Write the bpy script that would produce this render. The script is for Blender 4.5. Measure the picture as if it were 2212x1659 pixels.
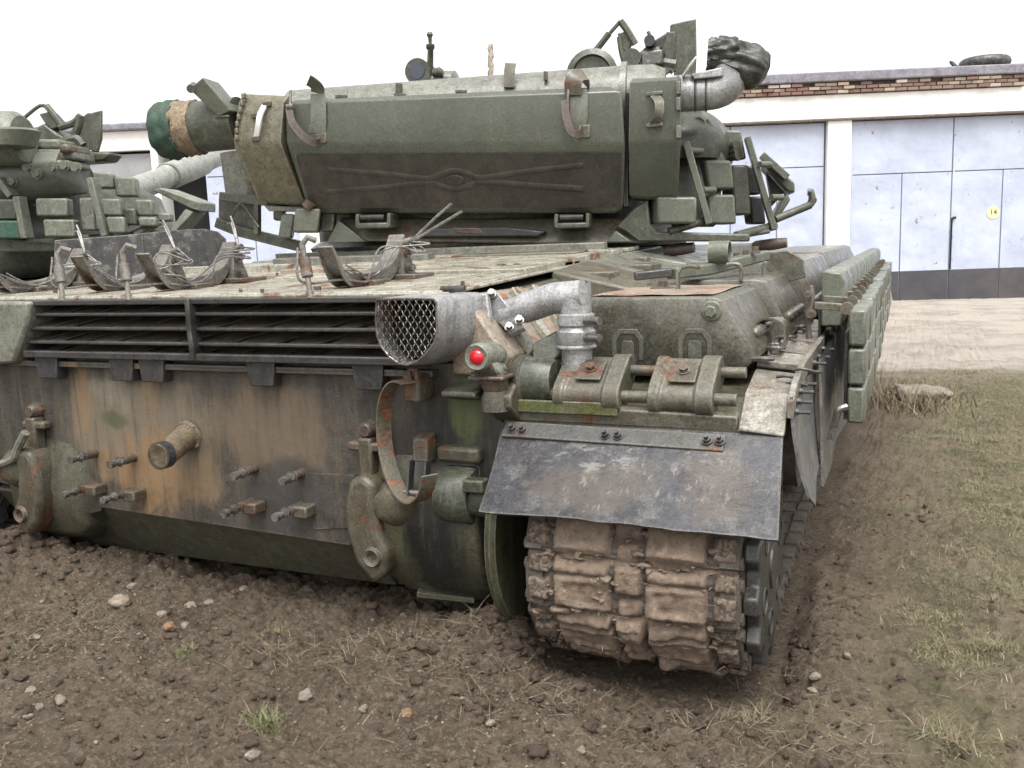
import bpy, bmesh, math, random
import numpy as np
from mathutils import Vector, Matrix, Euler
random.seed(7); RNG = np.random.default_rng(7)
scene = bpy.context.scene
for o in list(bpy.data.objects): bpy.data.objects.remove(o)
COL = scene.collection
# ------------------------------------------------------------------ camera, sky, sun, exposure
CAM = Vector((2.273, -2.485, 1.2335)); YAW, PITCH, ROLL, FPX = .4132, .1529, -.0361, 1947.6
W2, H2 = 2212.0, 1659.0
fw = Vector((-math.sin(YAW)*math.cos(PITCH), math.cos(YAW)*math.cos(PITCH), -math.sin(PITCH)))
r0 = Vector((math.cos(YAW), math.sin(YAW), 0)); u0 = r0.cross(fw)
rt = math.cos(ROLL)*r0 + math.sin(ROLL)*u0; up = -math.sin(ROLL)*r0 + math.cos(ROLL)*u0
cd = bpy.data.cameras.new('camera'); co = bpy.data.objects.new('camera', cd); COL.objects.link(co)
m = Matrix.Identity(4)
for i in range(3): m[i][0] = rt[i]; m[i][1] = up[i]; m[i][2] = -fw[i]; m[i][3] = CAM[i]
co.matrix_world = m; cd.sensor_width = 36; cd.lens = FPX/W2*36; cd.clip_end = 3000; cd.clip_start = .05
scene.camera = co
SUN_EL, SUN_AZ = math.radians(66), math.radians(150)
wd = bpy.data.worlds.new('World'); scene.world = wd; wd.use_nodes = True
wn = wd.node_tree; bg = wn.nodes['Background']
sky = wn.nodes.new('ShaderNodeTexSky'); sky.sky_type = 'NISHITA'; sky.sun_disc = False
sky.sun_elevation = SUN_EL; sky.sun_rotation = SUN_AZ; sky.dust_density = 4; sky.air_density = 1.2
hs = wn.nodes.new('ShaderNodeHueSaturation'); hs.inputs['Saturation'].default_value = .05   # overcast: colourless cloud light
wn.links.new(sky.outputs[0], hs.inputs['Color']); wn.links.new(hs.outputs[0], bg.inputs['Color'])
bg.inputs['Strength'].default_value = .15
sl = bpy.data.lights.new('sun', 'SUN'); sl.energy = 1.2; sl.angle = math.radians(40); sl.color = (1, .97, .93)
so = bpy.data.objects.new('sun', sl); COL.objects.link(so)
so.rotation_euler = Euler((math.radians(90)-SUN_EL, 0, math.pi-SUN_AZ), 'XYZ')
scene.view_settings.view_transform = 'Standard'; scene.view_settings.look = 'None'
scene.view_settings.exposure = 1.2; scene.view_settings.gamma = 1

# ------------------------------------------------------------------ helpers
def P(px, py, **k):
    """point of the scene seen at photo position (px,py) on the plane X=, Y= or Z= const"""
    d = fw + rt*((px-W2/2)/FPX) - up*((py-H2/2)/FPX)
    a, v = next(iter(k.items())); i = 'XYZ'.index(a)
    return CAM + d*((v-CAM[i])/d[i])
def PP(px, py, p0, n):
    d = fw + rt*((px-W2/2)/FPX) - up*((py-H2/2)/FPX)
    return CAM + d*((Vector(p0)-CAM).dot(n)/d.dot(n))
def V(*a): return Vector(a)

class MB:
    def __init__(s): s.v = []; s.f = []
    def add(s, vs, fs):
        b = len(s.v); s.v += [tuple(v) for v in vs]; s.f += [tuple(i+b for i in f) for f in fs]; return s
    def hexa(s, p):   # 8 points: bottom 4 (ccw), top 4
        return s.add(p, [(0,3,2,1),(4,5,6,7),(0,1,5,4),(1,2,6,5),(2,3,7,6),(3,0,4,7)])
    def box(s, c, sz, R=None):
        c = Vector(c); h = [x/2 for x in sz]
        pts = [Vector((x*h[0], y*h[1], z*h[2])) for z in (-1, 1) for x, y in ((-1,-1),(1,-1),(1,1),(-1,1))]
        if R is not None: pts = [R @ p for p in pts]
        return s.hexa([c+p for p in pts])
    def prism(s, poly, vec):
        vec = Vector(vec); n = len(poly); poly = [Vector(p) for p in poly]
        fs = [tuple(range(n))[::-1], tuple(range(n, 2*n))] + [(i, (i+1) % n, n+(i+1) % n, n+i) for i in range(n)]
        return s.add(poly+[p+vec for p in poly], fs)
    def loft(s, rings, closed=True, caps=True):
        n = len(rings[0]); vs = [v for r in rings for v in r]; fs = []
        for k in range(len(rings)-1):
            for i in range(n if closed else n-1):
                j = (i+1) % n; fs.append((k*n+i, k*n+j, (k+1)*n+j, (k+1)*n+i))
        if caps and closed: fs += [tuple(range(n))[::-1], tuple(range((len(rings)-1)*n, len(rings)*n))]
        return s.add(vs, fs)
    def rings(s, cr, axis, n=20, caps=True, sq=(1, 1), upv=None):
        axis = Vector(axis).normalized(); a = axis.orthogonal().normalized() if upv is None else (Vector(upv)-axis*axis.dot(Vector(upv))).normalized()
        b = axis.cross(a)
        return s.loft([[Vector(c)+a*(r*sq[0]*math.cos(t))+b*(r*sq[1]*math.sin(t)) for t in [2*math.pi*i/n for i in range(n)]] for c, r in cr], True, caps)
    def cyl(s, p0, p1, r0, r1=None, n=16, caps=True):
        p0, p1 = Vector(p0), Vector(p1); return s.rings([(p0, r0), (p1, r0 if r1 is None else r1)], p1-p0, n, caps)
    def pipe(s, p0, p1, r, ri, n=20):   # open ring wall
        p0, p1 = Vector(p0), Vector(p1); return s.rings([(p0, ri), (p0, r), (p1, r), (p1, ri), (p0, ri)], p1-p0, n, False)
    def tube(s, pts, r, n=8, caps=True, flat=None):
        pts = [Vector(p) for p in pts]; rs = []
        t = (pts[1]-pts[0]).normalized(); a = t.orthogonal().normalized()
        if flat is not None: a = (Vector(flat[0])-t*t.dot(Vector(flat[0]))).normalized()
        for i, p in enumerate(pts):
            t = ((pts[min(i+1, len(pts)-1)]-pts[i]).normalized() + (pts[i]-pts[max(i-1, 0)]).normalized()).normalized()
            a = (a-t*a.dot(t)).normalized(); b = t.cross(a); rr = r[i] if isinstance(r, (list, tuple)) else r
            if flat is None: rs.append([p+a*rr*math.cos(2*math.pi*k/n)+b*rr*math.sin(2*math.pi*k/n) for k in range(n)])
            else: rs.append([p+a*(x*flat[1])+b*(y*flat[2]) for x, y in ((-1,-1),(1,-1),(1,1),(-1,1))])
        return s.loft(rs, True, caps)
    def hexbolt(s, p, ax, r, h, tip=0):
        p = Vector(p); ax = Vector(ax).normalized(); s.cyl(p, p+ax*h*.25, r*1.35, n=12); s.cyl(p, p+ax*h, r, n=6)
        if tip: s.cyl(p, p+ax*(h+tip), r*.55, n=8)
        return s
    def build(s, name, mat, parent=None, bev=0, smooth=38, seg=2, inv=None):
        me = bpy.data.meshes.new(name); me.from_pydata(s.v, [], s.f); 
        bm = bmesh.new(); bm.from_mesh(me); bmesh.ops.remove_doubles(bm, verts=bm.verts, dist=1e-5); bmesh.ops.recalc_face_normals(bm, faces=bm.faces); bm.to_mesh(me); bm.free()
        me.materials.append(mat)
        if smooth: me.polygons.foreach_set('use_smooth', [True]*len(me.polygons)); me.set_sharp_from_angle(angle=math.radians(smooth))
        o = bpy.data.objects.new(name, me); COL.objects.link(o); put(o, parent)
        if bev:
            b = o.modifiers.new('bevel', 'BEVEL'); b.width = bev; b.segments = seg; b.limit_method = 'ANGLE'; b.angle_limit = math.radians(35); b.harden_normals = False
        return o
LOC = {}
def put(o, parent):
    if parent is None: return o
    o.parent = parent
    L = LOC.get(parent.name)
    if L is not None: o.matrix_parent_inverse = Matrix.Translation(L).inverted()
    return o
def empty(name, loc):
    e = bpy.data.objects.new(name, None); COL.objects.link(e); e.location = loc; e.empty_display_size = .3; LOC[e.name] = Vector(loc); return e
def tag(o, label=None, cat=None, group=None, kind=None):
    for k, v in (('label', label), ('category', cat), ('group', group), ('kind', kind)):
        if v: o[k] = v
    return o
def bez(p, n=16):   # Catmull-Rom through points
    p = [Vector(q) for q in p]; q = [2*p[0]-p[1]]+p+[2*p[-1]-p[-2]]; out = []
    for i in range(1, len(q)-2):
        for k in range(n):
            t = k/n; a, b, c, d = q[i-1:i+3]
            out.append(.5*((2*b)+(c-a)*t+(2*a-5*b+4*c-d)*t*t+(3*b-a-3*c+d)*t**3))
    return out+[p[-1]]

# ------------------------------------------------------------------ materials
class NT:
    def __init__(s, name):
        s.m = bpy.data.materials.new(name); s.m.use_nodes = True; s.t = s.m.node_tree; s.b = s.t.nodes['Principled BSDF']
        s.co = s.t.nodes.new('ShaderNodeTexCoord').outputs['Object']
    def n(s, t, **k):
        x = s.t.nodes.new('ShaderNode'+t)
        for a, v in k.items(): setattr(x, a, v)
        return x
    def L(s, a, b): s.t.links.new(a, b)
    def mapv(s, sc, vec=None):
        x = s.n('Mapping'); s.L(vec or s.co, x.inputs[0]); x.inputs['Scale'].default_value = sc; return x.outputs[0]
    def noise(s, scale, detail=5, rough=.6, vec=None, dist=0):
        x = s.n('TexNoise'); s.L(vec or s.co, x.inputs['Vector']); x.inputs['Scale'].default_value = scale; x.inputs['Detail'].default_value = detail
        x.inputs['Roughness'].default_value = rough; x.inputs['Distortion'].default_value = dist; return x.outputs['Fac']
    def vor(s, scale, vec=None, feature='F1', out='Distance'):
        x = s.n('TexVoronoi'); x.feature = feature; s.L(vec or s.co, x.inputs['Vector']); x.inputs['Scale'].default_value = scale; return x.outputs[out]
    def ramp(s, f, a, b, inv=False):
        x = s.n('MapRange'); x.interpolation_type = 'SMOOTHSTEP'; s.L(f, x.inputs[0]); x.inputs[1].default_value = a; x.inputs[2].default_value = b
        x.inputs[3].default_value = 1 if inv else 0; x.inputs[4].default_value = 0 if inv else 1; return x.outputs[0]
    def ma(s, op, a, b=0, c=None):
        x = s.n('Math', operation=op)
        for i, v in enumerate((a, b, c)):
            if v is None: continue
            if isinstance(v, (int, float)): x.inputs[i].default_value = v
            else: s.L(v, x.inputs[i])
        return x.outputs[0]
    def mix(s, f, a, b, mode='MIX'):
        x = s.n('Mix', data_type='RGBA', blend_type=mode)
        for i, v in ((0, f), (6, a), (7, b)):
            if isinstance(v, (int, float)): x.inputs[i].default_value = v
            elif isinstance(v, (tuple, list)): x.inputs[i].default_value = (*v, 1)
            else: s.L(v, x.inputs[i])
        return x.outputs[2]
    def xyz(s):
        x = s.n('SeparateXYZ'); s.L(s.co, x.inputs[0]); return x.outputs
    def bump(s, h, strength=.3, dist=.01, prev=None):
        x = s.n('Bump'); s.L(h, x.inputs['Height']); x.inputs['Strength'].default_value = strength; x.inputs['Distance'].default_value = dist
        if prev is not None: s.L(prev, x.inputs['Normal'])
        return x.outputs[0]
    def out(s, col, rough=.6, nrm=None, metal=0, spec=.4):
        for k, v in (('Base Color', col), ('Roughness', rough), ('Metallic', metal), ('Specular IOR Level', spec)):
            if isinstance(v, (int, float)): s.b.inputs[k].default_value = v
            elif isinstance(v, tuple): s.b.inputs[k].default_value = (*v, 1)
            else: s.L(v, s.b.inputs[k])
        if nrm is not None: s.L(nrm, s.b.inputs['Normal'])
        return s.m
RUST = (.135, .066, .036); MUD = (.105, .075, .052)
def paint(name, base, base2=None, rust=.3, dirt=.35, dirtcol=(.10, .085, .065), streak=.5, rough=.55, metal=0, rustcol=RUST, scale=1, bump=.25, pale=0., extra=None, spec=.5, wear=.5, k=.82, mott=1.):
    t = NT(name); base = tuple(c*k for c in base); b2 = tuple(c*k for c in base2) if base2 else tuple(c*.72 for c in base)
    c = t.mix(t.ramp(t.noise(3.2*scale, 6, .65), .38, .62), base, b2)
    c = t.mix(t.ma('MULTIPLY', t.ramp(t.noise(17*scale, 6, .7), .46, .58), .5*mott), c, tuple(q*.55 for q in b2)); c = t.mix(t.ma('MULTIPLY', t.ramp(t.noise(42*scale, 6, .75), .52, .62), .4*mott), c, tuple(q*1.5 for q in base))
    st = t.ma('MULTIPLY', t.ramp(t.noise(1, 6, .7, t.mapv((19*scale, 19*scale, 1.5*scale))), .46, .66), streak)
    c = t.mix(st, c, dirtcol)
    dn = t.ramp(t.noise(7*scale, 8, .7, dist=.4), .64-.25*dirt, .74)
    c = t.mix(t.ma('MULTIPLY', dn, .8), c, dirtcol)
    if pale: c = t.mix(t.ma('MULTIPLY', t.ramp(t.noise(13*scale, 9, .75), .50, .62), pale), c, (.34, .33, .29))
    n6 = t.noise(6*scale, 10, .72, dist=.6)
    rn = t.ramp(n6, .66-.22*rust, .69-.18*rust)
    if wear:   # chipped edges
        bv = t.n('Bevel', samples=2); bv.inputs['Radius'].default_value = .009; gn = t.n('NewGeometry'); vm = t.n('VectorMath', operation='DOT_PRODUCT'); t.L(bv.outputs[0], vm.inputs[0]); t.L(gn.outputs['Normal'], vm.inputs[1])
        e = t.ramp(vm.outputs['Value'], .995, .93); e = t.ramp(t.ma('ADD', t.ma('MULTIPLY', e, .55), t.ma('MULTIPLY', t.noise(24, 7, .75), .9)), .70, .80); e = t.ma('MULTIPLY', e, wear)
    rc = t.mix(t.ramp(t.noise(45, 5, .7), .35, .65), rustcol, tuple(q*.42 for q in rustcol)); c = t.mix(t.ma('MULTIPLY', rn, min(1, .25+rust*1.6)), c, rc)
    if wear: c = t.mix(e, c, t.mix(t.ramp(n6, .50, .60), (.24, .225, .19), tuple(q*.7 for q in rustcol)))
    sp = t.ramp(t.vor(95*scale), .05, .16, True); sp2 = t.ma('MULTIPLY', sp, t.ramp(t.noise(5), .48, .6))
    c = t.mix(t.ma('MULTIPLY', sp2, .55), c, (.30, .28, .24))
    pit = t.ramp(t.noise(60*scale, 6, .75), .55, .62); c = t.mix(t.ma('MULTIPLY', pit, .6*mott), c, tuple(q*.45 for q in dirtcol))
    fine = t.ramp(t.noise(150, 4, .7), .3, .7); c = t.mix(.5, c, t.mix(fine, (.16, .16, .16), (.80, .80, .80)), 'OVERLAY')
    if extra: c = extra(t, c)
    r = t.ma('ADD', rough-.26, t.ma('MULTIPLY', t.ramp(t.noise(9*scale, 7, .72), .3, .7), .34)); r = t.ma('ADD', r, t.ma('MULTIPLY', rn, .15))
    nb = t.bump(t.noise(3.5*scale, 3, .5), bump*.5, .03); nb = t.bump(t.noise(30*scale, 8, .7), bump*.8, .01, nb); nb = t.bump(t.noise(220, 3, .6), bump*1.3, .0015, nb); nb = t.bump(rn, bump*.5, .0015, nb)
    return t.out(c, r, nb, metal, spec)
M = {}
M['green'] = paint('green_paint', (.080, .088, .060), (.058, .064, .044), rust=.14, dirt=.4, rough=.48, pale=.12)
M['bin'] = paint('bin_paint', (.100, .108, .080), (.078, .084, .062), rust=.06, dirt=.4, dirtcol=(.075, .069, .055), rough=.36, scale=.6, mott=.25, streak=.35, bump=.15)
M['binlow'] = paint('bin_underside_shade', (.046, .042, .032), (.034, .031, .025), rust=.06, dirt=.6, dirtcol=(.065, .052, .038), rough=.6, wear=0)  # darker copy of the bin colour, carrying the shade of its lower face
M['cap'] = paint('ochre_green_paint', (.20, .185, .125), (.15, .14, .095), rust=.2, dirt=.45, dirtcol=(.10, .085, .055), streak=.4)
M['pale'] = paint('pale_green_paint', (.22, .22, .18), (.17, .17, .14), rust=.14, dirt=.3, streak=.3, rough=.42)
M['era'] = paint('grey_green_paint', (.155, .168, .128), (.12, .13, .098), mott=.5, rust=.08, dirt=.3, streak=.4, bump=.12, rough=.45)
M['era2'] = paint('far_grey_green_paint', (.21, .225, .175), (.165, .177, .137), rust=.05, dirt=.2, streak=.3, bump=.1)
M['teal'] = paint('teal_green_paint', (.035, .12, .075), (.03, .10, .065), rust=.05, dirt=.2)
M['deck'] = paint('rusty_deck_paint', (.44, .425, .345), (.36, .345, .28), rust=.6, dirt=.35, rough=.36, dirtcol=(.17, .12, .08), streak=.15, rustcol=(.20, .118, .068), pale=.4)
M['rustygreen'] = paint('rusty_green_paint', (.135, .128, .095), (.10, .095, .07), rust=.5, dirt=.75, dirtcol=(.10, .08, .055), streak=.5)
M['ftank'] = paint('fuel_tank_paint', (.120, .114, .086), (.088, .084, .064), rust=.34, dirt=.45, pale=.12, streak=.5, rough=.36)
M['ftanktop'] = paint('fuel_tank_rust_top', (.37, .275, .20), (.30, .255, .20), rust=.5, dirt=.3, dirtcol=(.24, .20, .16), rustcol=(.28, .13, .07), streak=0, pale=.3)
M['dark'] = paint('dark_dirty_steel', (.048, .047, .048), (.034, .033, .034), rust=.12, dirt=.4, dirtcol=(.06, .05, .04), rough=.45, wear=.15)
M['slat'] = paint('slat_dusty_paint', (.10, .080, .058), (.075, .06, .045), rust=.3, dirt=.5, dirtcol=(.05, .042, .033), rough=.7, streak=.2, wear=0)
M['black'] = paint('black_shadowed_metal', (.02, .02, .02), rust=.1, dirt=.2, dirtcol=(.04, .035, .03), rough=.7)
M['silver'] = paint('aluminium_paint', (.48, .475, .475), (.40, .395, .395), mott=.5, rust=.06, dirt=.25, dirtcol=(.14, .12, .10), streak=.45, rough=.45, metal=.35, bump=.35)
M['steel'] = paint('bare_steel', (.30, .28, .26), (.2, .19, .18), rust=.35, dirt=.4, rough=.4, metal=.6)
M['cable'] = paint('cable_steel', (.24, .23, .21), (.17, .16, .15), rust=.1, dirt=.2, rough=.5, metal=.3, wear=0)
M['cradle'] = paint('cradle_steel', (.20, .185, .16), (.15, .14, .12), rust=.38, dirt=.35, dirtcol=(.10, .075, .055))
M['rust'] = paint('rusty_iron', (.105, .075, .057), (.08, .058, .045), rust=.5, dirt=.4, rustcol=(.13, .068, .038))
M['rubber'] = paint('dusty_rubber', (.060, .060, .063), (.045, .045, .048), rust=0, dirt=.5, dirtcol=(.11, .09, .07), streak=.3, rough=.55, pale=.35, bump=.3)
M['fender'] = paint('fender_dusty_plate', (.25, .23, .19), (.18, .165, .135), rust=.5, dirt=.45, dirtcol=(.16, .12, .085), streak=.1, rustcol=(.19, .13, .09), pale=.6)
M['skirt'] = paint('rubber_skirt', (.17, .17, .18), (.12, .12, .13), rust=.02, dirt=.4, dirtcol=(.13, .115, .095), streak=.75, rough=.5, pale=.3)
M['mudtrack'] = None
M['cloth'] = paint('green_canvas', (.035, .085, .055), (.025, .06, .04), rust=0, dirt=.4, dirtcol=(.06, .06, .045), rough=.85, bump=.4)
M['tan'] = paint('tan_wrapping', (.30, .23, .15), (.20, .14, .09), rust=.4, dirt=.4, rough=.85, bump=.5)
M['rag'] = paint('dark_oilcloth', (.03, .036, .03), (.05, .058, .048), rust=0, dirt=.3, rough=.4, bump=.5)
def solid(name, col, rough=.5, metal=0, spec=.4):
    t = NT(name); c = t.mix(.35, col, t.mix(t.noise(60, 4), (.2, .2, .2), (.8, .8, .8)), 'OVERLAY'); return t.out(c, rough, None, metal, spec)
M['lamp'] = paint('lamp_paint', (.25, .255, .205), (.20, .205, .165), rust=.12, dirt=.2)
M['red'] = solid('red_glass', (.55, .012, .02), .12, 0, .7)
M['glass'] = solid('dark_lens', (.02, .025, .05), .08, 0, .8)
M['voidblack'] = solid('unlit_interior', (.012, .012, .013), .9)
M['white'] = solid('white_tape', (.75, .75, .73), .6)
# oily, rust-washed rear plate: stains with shapes of their own
def px_stain(t, x, z, cx, cz, wx, wz, jit, soft=.35):
    n1 = t.ma('MULTIPLY', t.ma('SUBTRACT', t.noise(4.5, 6, .7), .5), jit); n2 = t.ma('MULTIPLY', t.ma('SUBTRACT', t.noise(1, 6, .7, t.mapv((13, 13, 1.4))), .5), jit)
    dx = t.ma('DIVIDE', t.ma('ADD', t.ma('SUBTRACT', x, cx), t.ma('MULTIPLY', n2, .8)), wx); dz = t.ma('DIVIDE', t.ma('ADD', t.ma('SUBTRACT', z, cz), n1), wz)
    d = t.ma('ADD', t.ma('POWER', t.ma('ABSOLUTE', dx), 1.8), t.ma('POWER', t.ma('ABSOLUTE', dz), 1.8)); r = t.ramp(d, .0, 1.5, True); br = t.ramp(t.noise(1, 7, .75, t.mapv((26, 26, 3.0))), .30, .62); return t.ramp(t.ma('MULTIPLY', r, t.ma('ADD', .35, t.ma('MULTIPLY', br, .75))), .0, .9)
def plate_extra(t, c):
    x, y, z = t.xyz()
    for (cx, cz, wx, wz, jit, col, a) in (
        (-.35, .60, .42, .27, .45, (.17, .14, .10), .85), (-.33, .44, .27, .17, .5, (.225, .14, .072), .85), (-.62, .75, .06, .22, .3, (.21, .135, .075), .7), (-.45, .74, .14, .07, .25, (.21, .19, .15), .6),
        (-.28, .80, .05, .18, .2, (.20, .13, .07), .6), (-.05, .42, .09, .14, .3, (.20, .14, .085), .7), (.25, .63, .30, .20, .35, (.15, .11, .075), .75),
        (.30, .40, .22, .15, .25, (.048, .046, .045), .8), (-.74, .42, .10, .16, .2, (.06, .055, .05), .8), (-.47, .63, .08, .035, .12, (.075, .08, .04), .9),
        (.95, .60, .20, .24, .25, (.020, .019, .018), .97), (1.02, .74, .07, .12, .2, (.10, .12, .045), .8), (.72, .60, .10, .14, .2, (.05, .042, .035), .7)):
        c = t.mix(t.ma('MULTIPLY', px_stain(t, x, z, cx, cz, wx, wz, jit), a), c, col)
    fl = t.ramp(t.noise(55, 3, .5), .72, .76); c = t.mix(t.ma('MULTIPLY', fl, .8), c, (.27, .14, .07))
    return c
M['plate'] = paint('rear_plate_stained', (.078, .072, .060), (.055, .052, .046), rust=.15, dirt=.45, dirtcol=(.10, .08, .06), streak=.8, rough=.5, extra=plate_extra)
M['low'] = paint('lower_hull_muddy', (.105, .103, .070), (.078, .076, .052), rust=.1, dirt=.5, dirtcol=(.085, .07, .05), streak=.5)
def oil_extra(t, c):
    x, y, z = t.xyz()
    for (cx, cz, wx, wz, jit, col, a) in ((.92, .30, .13, .30, .2, (.013, .013, .013), .96), (1.0, .50, .10, .08, .1, (.02, .02, .02), .9), (.78, .40, .05, .12, .15, (.10, .11, .055), .8), (.70, .46, .09, .13, .2, (.14, .095, .055), .8)):
        c = t.mix(t.ma('MULTIPLY', px_stain(t, x, z, cx, cz, wx, wz, jit), a), c, col)
    return c
M['oily'] = paint('oily_housing', (.098, .095, .058), (.068, .066, .044), rust=.25, dirt=.5, dirtcol=(.09, .075, .05), streak=.7, rough=.42, extra=oil_extra)
def flap_extra(t, c):
    x, y, z = t.xyz()
    c = t.mix(t.ma('MULTIPLY', px_stain(t, x, z, 1.5, .57, .22, .06, .2), .5), c, (.10, .08, .06))
    c = t.mix(t.ma('MULTIPLY', px_stain(t, x, z, 1.83, .60, .12, .09, .3), .4), c, (.11, .08, .055))
    s = t.ramp(t.noise(1, 6, .8, t.mapv((34, 9, 9))), .56, .61); s2 = t.ma('MULTIPLY', s, px_stain(t, x, z, 1.65, .56, .26, .06, .3)); c = t.mix(t.ma('MULTIPLY', s2, .38), c, (.30, .29, .28))
    s = t.ramp(t.noise(1, 5, .7, t.mapv((11, 6, 40))), .55, .61); s2 = t.ma('MULTIPLY', s, px_stain(t, x, z, 1.62, .64, .3, .05, .3)); c = t.mix(t.ma('MULTIPLY', s2, .45), c, (.25, .24, .22))
    return c
M['hook'] = paint('brown_hook_steel', (.10, .088, .058), (.075, .066, .046), rust=.55, dirt=.6, dirtcol=(.085, .065, .045), streak=.3)
M['rib'] = paint('tank_rib_paint', (.12, .117, .092), (.09, .088, .07), rust=.1, dirt=.4, wear=0)
M['flap'] = paint('scuffed_rubber_flap', (.056, .056, .064), (.042, .042, .048), rust=0, dirt=.3, dirtcol=(.085, .07, .056), streak=.25, rough=.40, pale=.14, bump=.3, extra=flap_extra)
def mudmat(name, a, b, grit=.5):
    t = NT(name); t.co = t.n('NewGeometry').outputs['Position']; c = t.mix(t.ramp(t.noise(5, 8, .7), .3, .7), a, b)
    c = t.mix(t.ma('MULTIPLY', t.ramp(t.noise(35, 6, .7), .48, .62), .75), c, tuple(q*.55 for q in a)); c = t.mix(t.ma('MULTIPLY', t.ramp(t.noise(19, 7, .75), .52, .64), .5), c, tuple(q*1.45 for q in a))
    g = t.ramp(t.vor(75), .06, .16, True); g = t.ma('MULTIPLY', g, t.ramp(t.noise(12, 3), .45, .6)); c = t.mix(t.ma('MULTIPLY', g, grit), c, (.36, .32, .26))
    nb = t.bump(t.noise(28, 10, .75), .8, .02); nb = t.bump(t.noise(160, 5, .7), .7, .004, nb); nb = t.bump(g, .5, .004, nb)
    return t.out(c, .9, nb, 0, .2)
M["mudtrack"] = mudmat('dried_mud_on_steel', (.275, .21, .16), (.205, .152, .115), .7)
M['mudpad'] = mudmat('mud_caked_pad', (.17, .135, .10), (.13, .10, .072), .8)
# ------------------------------------------------------------------ ground
def vnoise(x, y, seed=0):
    xi = np.floor(x).astype(np.int64); yi = np.floor(y).astype(np.int64); fx = x-xi; fy = y-yi
    fx = fx*fx*fx*(fx*(fx*6-15)+10); fy = fy*fy*fy*(fy*(fy*6-15)+10)
    def h(a, b):
        n = (a*374761393 + b*668265263 + seed*974634777) & 0x7fffffff; n = ((n ^ (n >> 13))*1274126177) & 0x7fffffff; return ((n ^ (n >> 16)) & 0xffff)/65535.0
    return (h(xi, yi)*(1-fx)+h(xi+1, yi)*fx)*(1-fy)+(h(xi, yi+1)*(1-fx)+h(xi+1, yi+1)*fx)*fy
def fbm(x, y, sc, oct=4, seed=0, gain=.5):
    s = 0; a = 1; t = 0
    for i in range(oct): s = s+a*vnoise(x*sc, y*sc, seed+i*17); t += a; a *= gain; sc *= 2.03
    return s/t-.5
def gau(x, y, cx, cy, sx, sy): return np.exp(-((x-cx)/sx)**2-((y-cy)/sy)**2)
def sst(a, b, v): t = np.clip((v-a)/(b-a), 0, 1); return t*t*(3-2*t)
def grassmask(x, y):
    g = sst(2.18, 2.5, x+fbm(x, y, 1.6, 4, 5)*.9-.04*np.clip(y-1, -1, 3))*sst(-1.3, -.2, y+fbm(x, y, 2, 3, 8)*1.5)
    return np.clip(g*(.35+.8*sst(-.10, .12, fbm(x, y, 2.2, 4, 31)))*(1-.8*gau(x, y, 2.62, .25, .18, .6)), 0, 1)*(1-sst(6.5, 8.5, y+fbm(x, y, .8, 3, 9)*3-.2*(x-3)))
def ground_h(x, y):
    far = sst(9, 30, np.hypot(x-1, y)); z = -.025-.018*np.clip(y-1.5, 0, 25)
    near = 1-far
    z = z+near*(fbm(x, y, 1.1, 3, 1)*.09+fbm(x, y, 5, 4, 2)*.035)
    rough = np.clip(.75+gau(x, y, 1.2, -.1, 1.1, .5)*.9+gau(x, y, -.6, -.1, .8, .5)-.3*grassmask(x, y), .2, 1.4)
    z = z+near*rough*(fbm(x, y, 17, 4, 3, .65)*.062+np.abs(fbm(x, y, 38, 2, 23))*.014)
    cl = np.abs(fbm(x, y, 9, 3, 12)); z = z+near*rough*np.clip(.09-cl, 0, 1)*(-.16)
    # mud squeezed up round the right track, hollow under the hull
    z = z+.12*gau(x, y, 1.15, -.08, .15, .15)+.05*gau(x, y, 1.0, -.22, .35, .16)+.025*gau(x, y, 1.5, -.45, .45, .10)-.03*gau(x, y, 1.75, -.15, .35, .15)+.05*gau(x, y, 2.1, .1, .1, .5)
    z = z+.15*gau(x, y, -1.05, -.02, .30, .16)+.05*gau(x, y, -.45, .12, .4, .12)-.03*gau(x, y, 0, .5, 1.0, .4)
    rut = sst(1.25, 1.33, x)*sst(2.03, 1.95, x)*sst(-.25, -.02, y); z = z*(1-rut)+rut*(-.055)
    rut = sst(-1.25, -1.33, x)*sst(-2.03, -1.95, x)*sst(-.25, -.02, y); z = z*(1-rut)+rut*(-.055)
    # shallow footprints / tracks pressed in the earth on the left
    for cx, cy in ((.25, -.62), (.42, -.60), (.33, -.50), (.55, -.72), (.05, -.45), (2.55, -.05), (2.5, .18), (2.47, .45), (2.42, .75)): z = z-.018*gau(x, y, cx, cy, .03, .07)
    return z
def axis(lo, a, b, hi, st, g):
    c = list(np.arange(a, b, st)); s = st; x = a; L = []
    while x > lo: s *= g; x -= s; L.append(x)
    s = st; x = c[-1]; R = []
    while x < hi: s *= g; x += s; R.append(x)
    return np.array(L[::-1]+c+R)
gxs = axis(-600, -1.5, 3.1, 600, .0105, 1.055); gys = axis(-300, -1.25, 1.1, 900, .0105, 1.035)
GX, GY = np.meshgrid(gxs, gys); GZ = ground_h(GX, GY)
nx, ny = len(gxs), len(gys)
def npmesh(name, verts, faces, mats, smooth=True, mi=None):
    me = bpy.data.meshes.new(name); k = faces.shape[1]
    me.vertices.add(len(verts)); me.vertices.foreach_set('co', np.asarray(verts, np.float32).ravel())
    me.loops.add(faces.size); me.loops.foreach_set('vertex_index', faces.astype(np.int32).ravel())
    me.polygons.add(len(faces)); me.polygons.foreach_set('loop_start', np.arange(0, faces.size, k, dtype=np.int32)); me.polygons.foreach_set('loop_total', np.full(len(faces), k, np.int32))
    if mi is not None: me.polygons.foreach_set('material_index', mi.astype(np.int32))
    me.polygons.foreach_set('use_smooth', np.full(len(faces), smooth)); me.update(calc_edges=True)
    for q in mats: me.materials.append(q)
    o = bpy.data.objects.new(name, me); COL.objects.link(o); return o
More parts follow.
